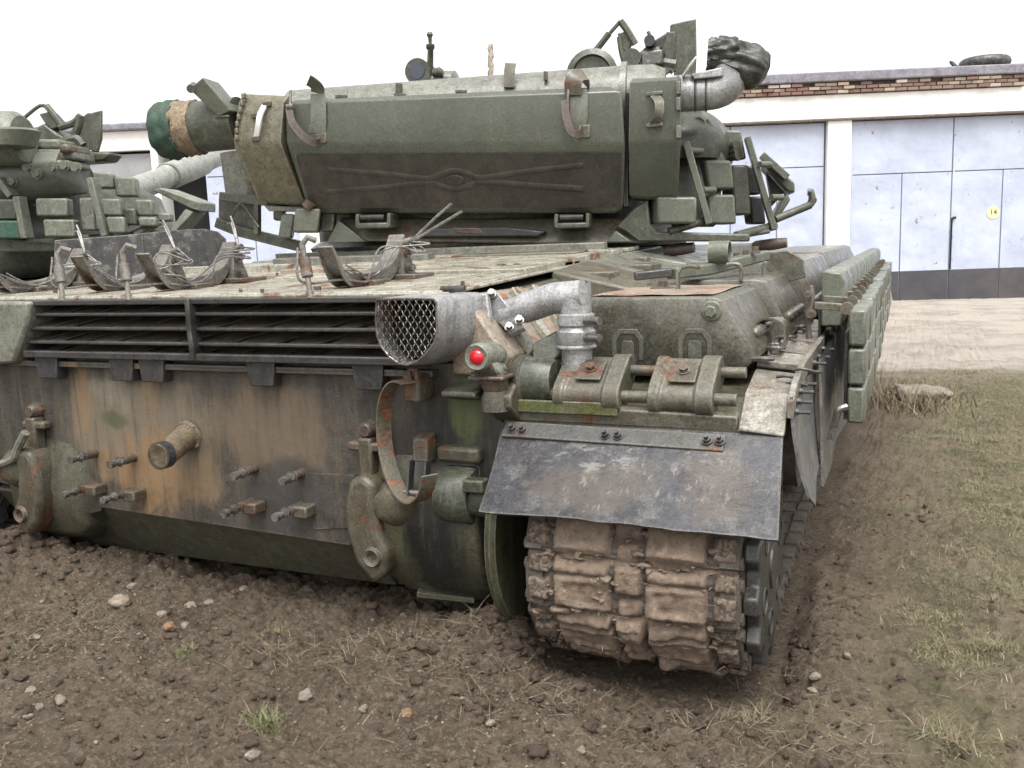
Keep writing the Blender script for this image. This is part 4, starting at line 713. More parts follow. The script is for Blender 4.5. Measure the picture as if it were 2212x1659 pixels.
for (t_, y0, y1, sx) in ((t1, .42, .78, 1.842), (t2, 1.05, 1.5, 1.872), (t3, 1.8, 3.1, 1.888)): B(MB().rings([(V(sx, y0-.01, .93), .006), (V(sx, y0, .93), .017), (V(sx, y1, .93), .017), (V(sx, y1+.01, .93), .006)], (0, 1, 0), 14), 'side_bead', 'ftank', t_)
B(MB().tube(bez([V(1.90, .60, .86), V(1.915, .60, .88), V(1.915, .60, .94), V(1.88, .60, .965), V(1.85, .62, .95)], 5), 0, flat=((0, 1, 0), .05, .003)), 'tank_strap', 'ftank', t1); B(MB().box((1.885, .58, .865), (.03, .03, .04)), 'strap_buckle', 'steel', t1, .004)
for k in range(3): B(MB().tube([V(1.40, 1.5, dk(2)), V(1.40, 1.5, dk(2)+.01), V(1.40, 1.5, dk(2)+.012)], .002), 'seam', 'dark', t2)
# tool beam with fittings lying over the tanks
b0, b1 = P(1450, 590, Y=.85), P(1650, 552, Y=1.45); beam = B(MB().tube([b0, P(1520, 583, Y=1.0), b1], 0, flat=((0, 0, 1), .022, .03)), 'tool_beam', 'era', tank, .008)
B(MB().tube([P(1370, 597, Y=.8), P(1450, 588, Y=.85)], 0, flat=((0, 0, 1), .016, .028)), 'beam_handle', 'dark', beam, .006)
for px, w in ((1550, .03), (1568, .022)): q = P(px, 545, Y=1.05); B(MB().pipe(q+V(-.03, 0, 0), q+V(.015, 0, 0), .045, .040, 18), 'clip_ring', 'era', beam)
for px, py in ((1590, 562), (1610, 556), (1632, 548)): q = P(px, py, Y=1.3); B(MB().hexbolt(q, (0, 0, 1), .014, .03), 'bolt', 'rust', beam)
for (x0, y0, x1, y1, d) in ((1600, 606, 1570, 572, .95), (1650, 596, 1655, 570, 1.25)): B(MB().tube(bez([P(x0, y0, Y=d), P(x0, y1+4, Y=d), P((x0+x1)/2, y1-2, Y=d), P(x1, y1, Y=d)], 4), .008, 8), 'grab_rod', 'era', beam)
B(MB().prism([P(1655, 580, Y=1.56), P(1660, 545, Y=1.56), P(1700, 540, Y=1.56), P(1735, 560, Y=1.56), P(1740, 600, Y=1.56), P(1690, 612, Y=1.56)], (0, .02, 0)), 'tank_end_cap', 'ftank', t3, .004)
for (px0, px1, py, d) in ((1435, 1500, 538, 2.2), (1625, 1700, 528, 2.6)): q0, q1 = P(px0, py+5, Y=d), P(px1, py-4, Y=d); B(MB().rings([(q0, .02), (q0+(q1-q0)*.1, .03), (q0+(q1-q0)*.6, .032), (q1, .026)], q1-q0, 14), 'rusty_roll', 'rust', tank)
# ---- reactive armour on the skirt
def erab(x0, x1, y0, y1, z0, z1, par, nm='armour_block', mt='era', R=None): return B(MB().box(((x0+x1)/2, (y0+y1)/2, (z0+z1)/2), (x1-x0, y1-y0, z1-z0), R), nm, mt, par, .009)
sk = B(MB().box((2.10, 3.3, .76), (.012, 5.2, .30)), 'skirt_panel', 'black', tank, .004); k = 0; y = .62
while y < 5.9:
    jx_ = random.uniform(-.004, .008)
    for r in range(3): z1 = .985-.128*r; erab(2.112+jx_, 2.165+jx_, y+.004, y+.265+random.uniform(-.006, .006), z1-.116, z1+random.uniform(-.006, .006), sk)
    if True:
        B(MB().tube([V(2.0, y+.04, 1.0), V(2.07, y+.04, .995), V(2.10, y+.045, .99)], 0, flat=((0, 0, 1), .012, .016)), 'skirt_arm', 'rustygreen', sk, .003); B(MB().rings([(V(2.10, y+.02, .99), .02), (V(2.10, y+.05, .99), .02), (V(2.10, y+.05, .99), .01)], (0, 1, 0), 12), 'arm_pivot', 'rustygreen', sk)
    y += .33; k += 1
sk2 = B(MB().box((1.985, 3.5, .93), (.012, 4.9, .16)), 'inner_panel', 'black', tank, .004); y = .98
while y < 5.9:
    B(MB().prism([V(1.995, y, .90), V(2.065, y, .90), V(2.075, y, 1.06), V(2.06, y, 1.092), V(1.995, y, 1.10)], (0, .262, 0)), 'armour_block', 'era', sk2, .006); y += .335
fc = MB(); fc.tube(bez([V(1.96, .92, .86), V(1.955, .93, .93), V(1.965, .94, 1.0), V(1.96, .95, 1.05)], 5), [.012, .010, .012, .009, .011, .013, .010, .012, .009, .011, .012, .010, .013, .010, .011, .009]); fc.hexbolt(V(1.965, .92, .95), (0, -1, 0), .014, .03); fc.hexbolt(V(1.955, .92, 1.02), (0, -1, 0), .012, .03); B(fc, 'chain_link', 'rust', tank)
# ------------------------------------------------------------------ turret (turned a little to the left)
TH = math.radians(12); tx = V(math.cos(TH), math.sin(TH), 0); ty = V(-math.sin(TH), math.cos(TH), 0); B0 = V(.12, 1.68, 0)
def PT(px, py, d=0): return PP(px, py, B0+ty*d, ty)
TC = B0+ty*1.42+tx*(-.02); zt0 = 1.195
def tring(rx, ry, z, n=48, off=V(0, 0, 0), sq=2.3):
    o = []
    for k in range(n):
        a = 2*math.pi*k/n; c, s = math.cos(a), math.sin(a); c = math.copysign(abs(c)**(2/sq), c); s = math.copysign(abs(s)**(2/sq), s); o.append(TC+off+tx*(rx*c)+ty*(ry*s)+V(0, 0, z))
    return o
tm = MB(); tm.loft([tring(1.10, 1.10, zt0-.06), tring(1.12, 1.12, zt0), tring(1.20, 1.16, zt0+.01), tring(1.22, 1.18, zt0+.06), tring(1.16, 1.12, zt0+.10), tring(1.16, 1.12, zt0+.25), tring(1.10, 1.05, zt0+.42), tring(.98, .95, zt0+.58), tring(.78, .78, zt0+.68), tring(.4, .4, zt0+.715)])
turret = B(tm, 'turret', 'green', tank, 0, 50)
B(MB().loft([tring(1.14, 1.14, zt0-.10), tring(1.14, 1.14, zt0-.012)]), 'turret_ring', 'black', turret)
# lower rear casting: ledges, brackets and welded scraps under the bin
B(MB().prism([PT(725, 520, .22), PT(735, 470, .30), PT(1380, 470, .30), PT(1400, 525, .22), PT(1160, 527, .22)], ty*.1), 'rear_casting', 'rustygreen', turret, .015)
B(MB().prism([PT(900, 493, .20), PT(1090, 489, .20), PT(1180, 500, .20), PT(1160, 512, .20), PT(900, 512, .20)], ty*.06), 'weld_scrap', 'dark', turret, .01)
B(MB().prism([PT(975, 492, .195), PT(1035, 492, .195), PT(1045, 505, .195), PT(990, 503, .195)], ty*.05), 'weld_scrap', paint('maroon_primer', (.10, .04, .035), rust=.3), turret, .004)
for px in (805, 1235):
    for (a, b, c, d) in ((px-38, 462, px-30, 492), (px+30, 460, px+38, 490)): B(MB().prism([PT(a, b, .1), PT(c, b, .1), PT(c, d, .1), PT(a, d, .1)], ty*.15), 'bin_bracket', 'green', turret, .006)
    B(MB().prism([PT(px-36, 482, .1), PT(px+36, 480, .1), PT(px+36, 492, .1), PT(px-36, 494, .1)], ty*.14), 'bin_bracket', 'green', turret, .008); B(MB().cyl(PT(px-25, 470, .12), PT(px+25, 469, .12), .016), 'bracket_pin', 'dark', turret)
B(MB().prism([PT(1370, 450, .2), PT(1400, 430, .2), PT(1405, 485, .2), PT(1420, 500, .2), PT(1620, 505, .2), PT(1620, 522, .2), PT(1380, 522, .2), PT(1350, 500, .2), PT(1330, 490, .2)], ty*.12), 'ring_guard', 'green', turret, .01)
B(MB().prism([PT(705, 525, .2), PT(730, 475, .2), PT(790, 522, .2)], ty*.06), 'ring_guard', 'era', turret, .006); B(MB().prism([PT(1310, 524, .18), PT(1330, 498, .18), PT(1365, 522, .18)], ty*.05), 'ring_guard', 'era', turret, .006)
# snorkel bin across the turret's rear
def sect(x, d): return [PT(x[0][0], x[0][1], d+.46), PT(x[0][0], x[0][1], d+.03), PT(x[1][0], x[1][1], d), PT(x[2][0], x[2][1], d-.012), PT(x[3][0], x[3][1], d-.005), PT(x[4][0], x[4][1], d+.14), PT(x[5][0], x[5][1], d+.17), PT(x[5][0]+6, x[5][1]+4, d+.46)]
Ls = [(625, 217), (614, 224), (617, 305), (622, 322), (664, 450), (676, 460)]; Rs = [(1330, 187), (1346, 197), (1350, 302), (1351, 318), (1348, 448), (1338, 460)]
mid = lambda k: [(a[0]+(b[0]-a[0])*k, a[1]+(b[1]-a[1])*k) for a, b in zip(Ls, Rs)]
def shr(s, k): return s
prs = [mid(-.002 if False else 0)]+[mid(k) for k in (.012, .03, .97, .988, 1.)]
secs = []
for k in (0, .006, .02, .25, .5, .75, .98, .994, 1.):
    s = sect(mid(k), .0); c = sum(s, V(0, 0, 0))/8; f = .93 if k in (0, 1.) else (.985 if k in (.006, .994) else 1.); secs.append([c+(q-c)*f for q in s])
sb = B(MB().loft(secs), 'snorkel_bin', 'bin', turret, .022, 40, 3)
# underside sheet, its down-facing shade put into the darker colour, with its pressed cross
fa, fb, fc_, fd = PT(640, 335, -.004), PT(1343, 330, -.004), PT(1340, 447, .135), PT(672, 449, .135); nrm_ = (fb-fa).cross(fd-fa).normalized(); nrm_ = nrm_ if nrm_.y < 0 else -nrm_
us = B(MB().add([fa+nrm_*.006, fb+nrm_*.006, fc_+nrm_*.006, fd+nrm_*.006], [(0, 1, 2, 3)]), 'shaded_underside', 'binlow', turret)
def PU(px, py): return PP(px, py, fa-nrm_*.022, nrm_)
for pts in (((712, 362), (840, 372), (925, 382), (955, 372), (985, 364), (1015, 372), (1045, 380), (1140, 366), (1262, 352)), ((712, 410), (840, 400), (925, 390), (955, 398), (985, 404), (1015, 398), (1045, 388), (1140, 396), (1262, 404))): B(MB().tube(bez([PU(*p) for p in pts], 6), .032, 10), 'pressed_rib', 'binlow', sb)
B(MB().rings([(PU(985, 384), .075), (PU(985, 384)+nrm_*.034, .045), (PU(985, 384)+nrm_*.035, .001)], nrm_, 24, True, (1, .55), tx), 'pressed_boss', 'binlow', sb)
# clamp straps
def clampstrap(px, py, k=1.):
    f = lambda x, y, d=-.03: PT(px+x, py+y, d)
    c = B(MB().loft([[f(-2, -62, .0), f(30, -64, .0)], [f(0, -40, -.012), f(32, -42, -.012)], [f(-2, 0, -.018), f(33, -2, -.018)], [f(-8, 22, -.012), f(31, 22, -.012)]], False), 'clamp_plate', 'era', sb)
    B(MB().tube(bez([f(14, -64, .0), f(14, -76, -.02), f(4, -86, -.04), f(-6, -92, -.05)], 5), 0, flat=(tx, .034, .003)), 'clamp_tongue', 'rustygreen', c)
    B(MB().tube(bez([f(-48, -32, -.03), f(-40, 0, -.06), f(-18, 28, -.07), f(6, 42, -.05), f(20, 40, -.012)], 6), 0, flat=(tx, .018, .004)), 'clamp_hook', 'rust', c)
    B(MB().cyl(f(-44, -70, -.01), f(-46, -28, -.03), .007), 'clamp_bolt', 'steel', c); B(MB().cyl(f(-52, -34, -.03), f(-38, -35, -.03), .015, n=10), 'clamp_nut', 'steel', c); B(MB().box(f(22, 34, -.005), (.07, .02, .05)), 'clamp_foot', 'rustygreen', c, .004)
clampstrap(672, 265); 
def clampstrap2(px, py):
    f = lambda x, y, d=-.03: PT(px+x, py+y, d)
    c = B(MB().loft([[f(-22, -62, .0), f(18, -64, .0)], [f(-20, -40, -.012), f(20, -42, -.012)], [f(-18, 0, -.018), f(19, -2, -.018)], [f(-16, 22, -.012), f(14, 22, -.012)]], False), 'clamp_plate', 'era', sb)
    B(MB().tube(bez([f(-12, -50, -.02), f(-12, -76, -.03), f(-6, -90, -.02), f(14, -92, .02), f(16, -70, .05)], 5), 0, flat=(tx, .042, .003)), 'clamp_tongue', 'rustygreen', c)
    B(MB().tube(bez([f(-30, -38, -.03), f(-26, 0, -.05), f(-16, 28, -.06), f(2, 34, -.05), f(8, 20, -.012)], 6), 0, flat=(tx, .018, .004)), 'clamp_hook', 'rust', c); B(MB().cyl(f(-22, -66, -.02), f(-24, -34, -.03), .008), 'clamp_bolt', 'steel', c); B(MB().box(f(4, 30, -.005), (.10, .02, .06)), 'clamp_foot', 'rustygreen', c, .004)
clampstrap2(1250, 255)
# inner tube showing above the bin
ta, tb = PT(640, 272, .30), PT(1345, 226, .30); rT = .19; ax = (tb-ta).normalized(); tube_ = B(MB().rings([(ta, rT), (tb, rT), (tb, rT+.02), (tb+ax*.03, rT+.02), (tb+ax*.035, rT), (tb+ax*.16, rT*.98), (tb+ax*.22, rT*.85)], ax, 36), 'snorkel_tube', 'pale', turret)
for px, py, w, h in ((735, 208, 24, 8), (860, 190, 12, 22), (862, 204, 24, 7), (995, 197, 24, 7), (1099, 186, 22, 8), (1178, 163, 8, 20)): B(MB().prism([PT(px-w/2, py-h/2, .12), PT(px+w/2, py-h/2, .12), PT(px+w/2, py+h/2, .12), PT(px-w/2, py+h/2, .12)], ty*.03), 'tube_lug', 'green', tube_, .003)
B(MB().tube([PT(1100, 188, .12), PT(1100, 165, .13), PT(1101, 150, .14), PT(1103, 137, .15)], 0, flat=(tx, .028, .004)), 'tube_tongue', 'rustygreen', tube_)
# left end drum of the bin
Cl = [[(528, 203), (516, 225), (506, 300), (508, 318), (556, 428), (572, 438)], [(624, 207), (613, 222), (606, 305), (611, 322), (657, 440), (670, 446)]]
def sect2(x, d, f=1.): 
    s = sect(x, d); c = sum(s, V(0, 0, 0))/8; return [c+(q-c)*f for q in s]
dl = B(MB().loft([sect2(Cl[0], .02, .9), sect2(Cl[0], .02, 1.03), sect2([(a+3, b) for a, b in Cl[0]], .02, 1.03), sect2([(a+4, b) for a, b in Cl[0]], .02, 1.0), sect2(Cl[1], -.01, 1.0), sect2(Cl[1], -.01, .9)]), 'end_drum', 'cap', turret, .012, 40)
B(MB().tube(bez([PT(573, 226, .0), PT(562, 248, -.04), PT(558, 270, -.04), PT(553, 300, .0)], 5), 0, flat=(tx, .014, .006)), 'drum_handle', M['white'], dl)
for px, py in ((577, 225), (553, 300), (552, 250)): B(MB().box(PT(px, py, -.005), (.05, .02, .025)), 'handle_foot', 'rust', dl, .004)
for k in range(7): q = PT(527-k*3.2 if k < 5 else 513, 208+k*15, .01); B(MB().box(q, (.018, .03, .03)), 'rim_weld', 'cap', dl, .006)
B(MB().cyl(PT(672, 436, .1), PT(662, 448, .1), .03, n=10), 'drum_latch', 'rust', dl)
# left pipe with canvas cover
la, lb_ = PT(520, 265, .12), PT(428, 275, .12); axl = (lb_-la).normalized(); R1 = .135
lpipe = B(MB().rings([(la, R1), (lb_, R1), (lb_, R1*.9)], axl, 36), 'breather_pipe', 'green', turret)
B(MB().loft([[q+o for q in (PT(498, 238, -.03), PT(470, 252, -.03), PT(408, 192, -.10), PT(438, 166, -.10))] for o in (V(0, 0, 0), ty*.16)]), 'breather_neck', 'era', lpipe, .006)
B(MB().cyl(PT(412, 192, -.11), PT(418, 186, -.05), .022), 'neck_tube', 'steel', lpipe); B(MB().cyl(PT(465, 252, -.02), PT(495, 251, -.02), .006), 'neck_weld', 'green', lpipe)
def wrinkle(c0, c1, R0_, R1_, n=40, m_=10, amp=.012, seed=0, close=False):
    a = (c1-c0).normalized(); u = (V(0, 0, 1)-a*a.z).normalized(); v = a.cross(u); rr = []
    for i in range(m_+1):
        t = i/m_; R = R0_+(R1_-R0_)*t
        if close: R *= math.sqrt(max(.02, 1-max(0, (t-.70)/.30)**2.4))
        rr.append([c0+(c1-c0)*t+(u*math.cos(2*math.pi*k/n)+v*math.sin(2*math.pi*k/n))*(R+amp*mn.noise(V(3*math.cos(2*math.pi*k/n)+seed, 3*math.sin(2*math.pi*k/n), t*4))+amp*.8*math.sin(9*2*math.pi*k/n+5*t+seed)*.35) for k in range(n)])
    return MB().loft(rr)
from mathutils import noise as mn
B(wrinkle(lb_-axl*.01, lb_+axl*.10, R1*1.06, R1*1.08, 44, 8, .014, 1), 'wrapping_band', 'tan', lpipe, 0, 60); B(wrinkle(lb_+axl*.085, lb_+axl*.25, R1*1.13, R1*1.12, 56, 16, .013, 4, True), 'canvas_cover', 'cloth', lpipe, 0, 60)
# right end box
Cr = [[(1366, 170), (1360, 178), (1358, 300), (1358, 312), (1359, 420), (1366, 430)], [(1468, 166), (1472, 172), (1470, 300), (1470, 312), (1464, 425), (1460, 433)]]
er = B(MB().loft([sect2(Cr[0], .03, .96), sect2(Cr[0], .02, 1.0), sect2([(a-6, b) for a, b in Cr[1]], .02, 1.0), sect2([(a-5, b) for a, b in Cr[1]], .02, 1.025), sect2(Cr[1], .02, 1.025), sect2(Cr[1], .02, .9)]), 'end_box', 'bin', turret, .012, 40)
B(MB().tube(bez([PT(1414, 206, .0), PT(1424, 222, -.04), PT(1422, 252, -.04), PT(1412, 268, .0)], 6), 0, flat=(tx, .022, .004)), 'box_handle', 'rustygreen', er)
for py in (202, 270): B(MB().box(PT(1414, py, .002), (.08, .02, .018)), 'handle_foot', 'era', er, .004)
for py in (190, 225, 285): B(MB().box(PT(1466, py, .0), (.02, .03, .06)), 'box_hinge', 'era', er, .004)
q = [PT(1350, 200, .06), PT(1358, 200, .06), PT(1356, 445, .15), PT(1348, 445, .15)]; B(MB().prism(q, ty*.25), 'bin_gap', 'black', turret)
# silver elbow and dark rag-wrapped mouth
e = [PT(1450, 203, .2), PT(1510, 200, .2), PT(1548, 195, .2), PT(1573, 178, .2), PT(1575, 152, .2), PT(1570, 130, .2)]; Re = .088
elb = B(MB().tube(bez(e, 6), Re, 28), 'elbow_pipe', 'silver', turret, 0, 50)
for px in (1502, 1525): B(MB().rings([(PT(px, 200, .2)+tx*(-.006), Re+.001), (PT(px, 200, .2), Re+.006), (PT(px, 200, .2)+tx*.006, Re+.001)], tx, 28, False), 'pipe_seam', 'steel', elb)
B(MB().loft([[PT(1492, 160, .10), PT(1560, 145, .10), PT(1562, 165, .10), PT(1500, 172, .10)], [PT(1492, 160, .3), PT(1560, 145, .3), PT(1562, 165, .3), PT(1500, 172, .3)]]), 'elbow_bracket', 'silver', elb, .006); B(MB().tube([PT(1475, 165, .12), PT(1490, 142, .12), PT(1500, 130, .14)], 0, flat=(ty, .03, .004)), 'elbow_strap', 'silver', elb)
c0, c1 = PT(1572, 146, .2), PT(1625, 128, .2); rg = wrinkle(PT(1538, 116, .2), PT(1658, 158, .2), .085, .105, 48, 16, .022, 7, True); B(rg, 'rag_cover', 'rag', elb, 0, 60)
B(wrinkle(PT(1528, 112, .16), PT(1600, 112, .16), .055, .07, 36, 10, .02, 17, True), 'rag_fold', 'rag', elb, 0, 60)
# sight, rod and mast behind the tube
c = PT(903, 155, .8); sg = B(MB().cyl(c-ty*.02, c+ty*.2, .075, n=24), 'gunner_sight', 'green', turret); B(MB().cyl(c-ty*.024, c-ty*.018, .045, n=20), 'sight_lens', 'glass', sg); B(MB().loft([[c+V(-.07, 0, -.05), c+V(.12, 0, -.05), c+V(.12, .25, -.05), c+V(-.07, .25, -.05)], [c+V(-.05, 0, -.2), c+V(.1, 0, -.2), c+V(.1, .2, -.2), c+V(-.05, .2, -.2)]]), 'sight_mount', 'green', sg)
a, b = PT(928, 185, .8), PT(930, 108, .8); ro = B(MB().rings([(a, .022), (b, .018), (b+V(0, 0, .01), .026), (b+V(0, 0, .03), .026), (b+V(0, 0, .035), .01), (b+V(0, 0, .07), .012), (b+V(0, 0, .085), .02), (b+V(0, 0, .10), .012)], (0, 0, 1), 12), 'sight_rod', 'green', turret); B(MB().rings([(PT(935, 158, .78), .02), (PT(950, 156, .78), .03), (PT(957, 157, .78), .02)], tx, 12), 'rod_knob', 'green', ro)
B(MB().rings([(PT(900, 185, .9), .12), (PT(960, 178, .9), .12), (PT(985, 176, .9), .11), (PT(990, 176, .9), .04)], tx, 24, True, (.55, 1), (0, 0, 1)), 'hatch_housing', 'pale', turret)
pts = [PT(1060+1.2*math.sin(k*1.9), 185-k*9, 1.0) for k in range(11)]; B(MB().tube(pts, [.013, .018, .014, .019, .015, .020, .014, .019, .015, .018, .014], 10), 'wrapped_mast', paint('weathered_wrapping', (.55, .48, .38), (.40, .33, .26), rust=.2, dirt=.3), turret)
# machine gun on the commander's cupola
D = .75; f = lambda x, y, d=D: PT(x, y, d)
cup = B(MB().loft([tring(.36, .36, zt0+.60, 32, f(1320, 170)-TC-V(0, 0, f(1320, 170).z), 2), tring(.34, .34, zt0+.80, 32, f(1320, 170)-TC-V(0, 0, f(1320, 170).z), 2), tring(.2, .2, zt0+.84, 32, f(1320, 170)-TC-V(0, 0, f(1320, 170).z), 2)]), 'cupola', 'green', turret, 0, 45)
B(MB().rings([(f(1282, 168)-ty*.08, .08), (f(1282, 168)-ty*.08, .10), (f(1282, 168)-ty*.1, .11), (f(1282, 168)-ty*.08, .145), (f(1282, 168)+ty*.02, .145), (f(1282, 168)+ty*.06, .09)], ty, 26), 'searchlight', 'green', cup)
mgun = B(MB().prism([f(1375, 120), f(1400, 95), f(1440, 70), f(1452, 82), f(1418, 118), f(1395, 135)], ty*.10), 'machine_gun', 'dark', turret, .008)
for pts, r in ((((1250, 150), (1290, 105), (1316, 72)), .018), (((1290, 105), (1300, 92), (1340, 46)), .011), (((1340, 46), (1352, 62), (1372, 95)), .02), (((1338, 80), (1342, 110), (1350, 140)), .016), (((1400, 95), (1404, 80), (1400, 68)), .010), (((1420, 140), (1440, 100), (1448, 75)), .02), (((1365, 130), (1390, 118), (1425, 108)), .022), (((1380, 140), (1420, 135), (1460, 140)), .03), (((1432, 128), (1445, 145), (1455, 155)), .02)): B(MB().tube(bez([f(*p) for p in pts], 4), r, 8), 'gun_strut', 'green', mgun)
B(MB().prism([f(1333, 72), f(1358, 66), f(1366, 90), f(1352, 118), f(1340, 92)], ty*.06), 'ammo_bracket', 'green', mgun, .006); B(MB().cyl(f(1366, 128)-ty*.05, f(1366, 128)+ty*.15, .05), 'cradle_drum', 'green', mgun); B(MB().cyl(f(1404, 92)-ty*.06, f(1404, 92)+ty*.5, .030), 'gun_barrel', 'dark', mgun); B(MB().box(f(1412, 128), (.12, .1, .08)), 'gear_case', 'steel', mgun, .01)
B(MB().prism([f(1447, 56), f(1450, 52), f(1480, 45), f(1504, 40), f(1505, 118), f(1503, 160), f(1455, 168), f(1458, 130), f(1448, 122)], ty*.02), 'gun_shield', 'green', mgun, .006); B(MB().tube([f(1449, 70), f(1447, 120), f(1440, 150), f(1425, 160)], 0, flat=(tx, .025, .02)), 'shield_arm', 'green', mgun, .005)
B(MB().loft([[f(1400, 175), f(1510, 168), f(1545, 172), f(1400, 190)], [q+ty*.3 for q in (f(1400, 175), f(1510, 168), f(1545, 172), f(1400, 190))]]), 'gun_base', 'green', mgun, .008)
# cast cheek and its welded shoulder on the right
cc = PT(1468, 338, .85); ck = []
for i_ in range(13):
    b_ = -.2+(math.pi/2+.2)*i_/12; ck.append([cc+tx*(.30*math.cos(b_)*math.copysign(abs(math.cos(a_))**.8, math.cos(a_)))+ty*(.55*math.cos(b_)*math.sin(a_))+V(0, 0, .265*math.sin(b_)) for a_ in [2*math.pi*k/36 for k in range(36)]])
cheek = B(MB().loft(ck), 'turret_cheek', 'green', turret, 0, 70)
B(MB().tube(bez([PT(1528, 258, .45), PT(1545, 290, .45), PT(1552, 325, .45)], 5), .009, 6), 'cast_seam', 'era', cheek); B(MB().cyl(PT(1508, 268, .42), PT(1510, 268, .50), .035), 'lifting_eye', 'era', cheek)
B(MB().prism([PT(1450, 310, .45), PT(1530, 318, .45), PT(1560, 328, .45), PT(1570, 350, .45), PT(1545, 490, .35), PT(1450, 490, .35)], ty*.1), 'cheek_plate', 'green', turret, .012)
# reactive armour blocks round the right side
def eblk(x0, y0, x1, y1, d, dep, mt='era', sl=0, par=None):
    p = [PT(x0, y1, d), PT(x1, y1, d), PT(x1-sl, y0, d), PT(x0-sl, y0, d)]; v = ty*dep-tx*dep*.35+V(0, 0, .0); return B(MB().prism(p, v), 'armour_block', mt, par or turret, .012)
for a in ((1421, 425, 1506, 483, .15, .16), (1531, 346, 1588, 408, .35, .16, 'era', 8), (1532, 420, 1592, 484, .33, .16, 'era', 4)): eblk(*a)
eblk(1586, 356, 1624, 464, .55, .16, 'green', 6); eblk(1612, 358, 1646, 420, .66, .1, 'dark', 8); eblk(1624, 424, 1656, 484, .66, .1, 'dark', 6); eblk(1578, 281, 1614, 344, .60, .1, 'era', 12); eblk(1562, 290, 1580, 340, .7, .1, 'green', 8)
def strutb(x0, y0, x1, y1, d, a, b, mt='era'): return B(MB().tube([PT(x0, y0, d), PT(x1, y1, d)], 0, flat=(ty, b, a)), 'armour_rail', mt, turret, .005)
strutb(1482, 308, 1532, 484, .26, .018, .04); strutb(1614, 297, 1672, 496, .56, .016, .05); strutb(1645, 335, 1700, 385, 1.1, .02, .05); 
for a in ((1490, 326), (1518, 411), (1640, 356), (1665, 427)): q = PT(a[0], a[1], .3 if a[0] < 1550 else .52); B(MB().cyl(q-ty*.03+tx*.0, q+ty*.03+tx*.06, .017, n=10), 'rail_bolt', 'era', turret)
for (x0, y0, x1, y1) in ((1558, 322, 1592, 313), (1560, 332, 1594, 324), (1562, 341, 1596, 335)): B(MB().cyl(PT(x0, y0, .65), PT(x1, y1, .55), .026, n=12), 'smoke_tube', 'green', turret)
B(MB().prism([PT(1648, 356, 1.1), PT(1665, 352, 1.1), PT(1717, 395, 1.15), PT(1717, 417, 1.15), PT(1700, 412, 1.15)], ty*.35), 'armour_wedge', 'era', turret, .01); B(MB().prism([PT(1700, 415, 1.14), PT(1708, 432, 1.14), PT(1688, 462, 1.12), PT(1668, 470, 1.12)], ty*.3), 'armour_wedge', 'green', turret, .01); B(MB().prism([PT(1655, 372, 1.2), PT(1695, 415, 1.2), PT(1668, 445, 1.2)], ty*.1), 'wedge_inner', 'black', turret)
for (x0, y0, x1, y1, d0, d1, r) in ((1445, 500, 1520, 478, .2, .28, .02), (1590, 510, 1672, 488, .3, .6, .024), (1675, 474, 1750, 443, .9, 1.0, .022), (1590, 512, 1660, 500, .35, .5, .012)): B(MB().cyl(PT(x0, y0, d0), PT(x1, y1, d1), r), 'armour_stay', 'green', turret)
B(MB().tube([PT(1750, 443, 1.0), PT(1755, 430, 1.0), PT(1752, 415, 1.0), PT(1745, 415, 1.0)], .022), 'stay_hook', 'green', turret); B(MB().tube(bez([PT(1752, 418, .99), PT(1762, 432, .99), PT(1752, 446, .99)], 5), .008, 6), 'wire_loop', 'steel', turret)
# left side: open armour frame and blocks
fr = B(MB().tube([PT(478, 424, .35), PT(580, 436, .35), PT(640, 438, .4)], 0, flat=(V(0, 0, 1), .025, .03)), 'armour_frame', 'era', turret, .006)
B(MB().prism([PT(472, 430, .42), PT(560, 440, .42), PT(560, 505, .42), PT(500, 495, .42), PT(472, 480, .42)], ty*.03), 'frame_backing', 'green', fr, .004); B(MB().tube([PT(470, 480, .38), PT(520, 500, .38), PT(600, 520, .38), PT(650, 532, .38)], 0, flat=(V(0, 0, 1), .03, .03)), 'frame_rail', 'green', fr, .006); B(MB().tube([PT(556, 432, .34), PT(556, 505, .34)], 0, flat=(tx, .012, .02)), 'frame_post', 'era', fr)
eblk(632, 450, 686, 502, .10, .2, 'era', -6); eblk(600, 462, 628, 515, .2, .15, 'era', -8); eblk(690, 458, 720, 500, .2, .2, 'green', -4); eblk(590, 448, 614, 476, .36, .12, 'era', 0); B(MB().prism([PT(570, 445, .2), PT(690, 446, .2), PT(690, 456, .2), PT(580, 456, .2)], ty*.15), 'armour_rail', 'pale', turret, .005)
B(MB().tube(bez([PT(500, 470, .3), PT(520, 440, .25), PT(545, 470, .3), PT(560, 490, .3)], 6), .007, 6), 'frame_wire', 'steel', fr)
B(MB().cyl(PT(520, 330, .6), PT(535, 440, .6), .12, n=24), 'smoke_canister', 'pale', turret)
gb = TC+ty*1.0+V(0, 0, zt0+.35); B(MB().rings([(gb, .17), (gb+ty*.8, .14), (gb+ty*2.2, .13), (gb+ty*2.25, .17), (gb+ty*2.9, .17), (gb+ty*2.95, .11), (gb+ty*4.6, .10)], ty, 24), 'gun_tube', 'pale', turret)
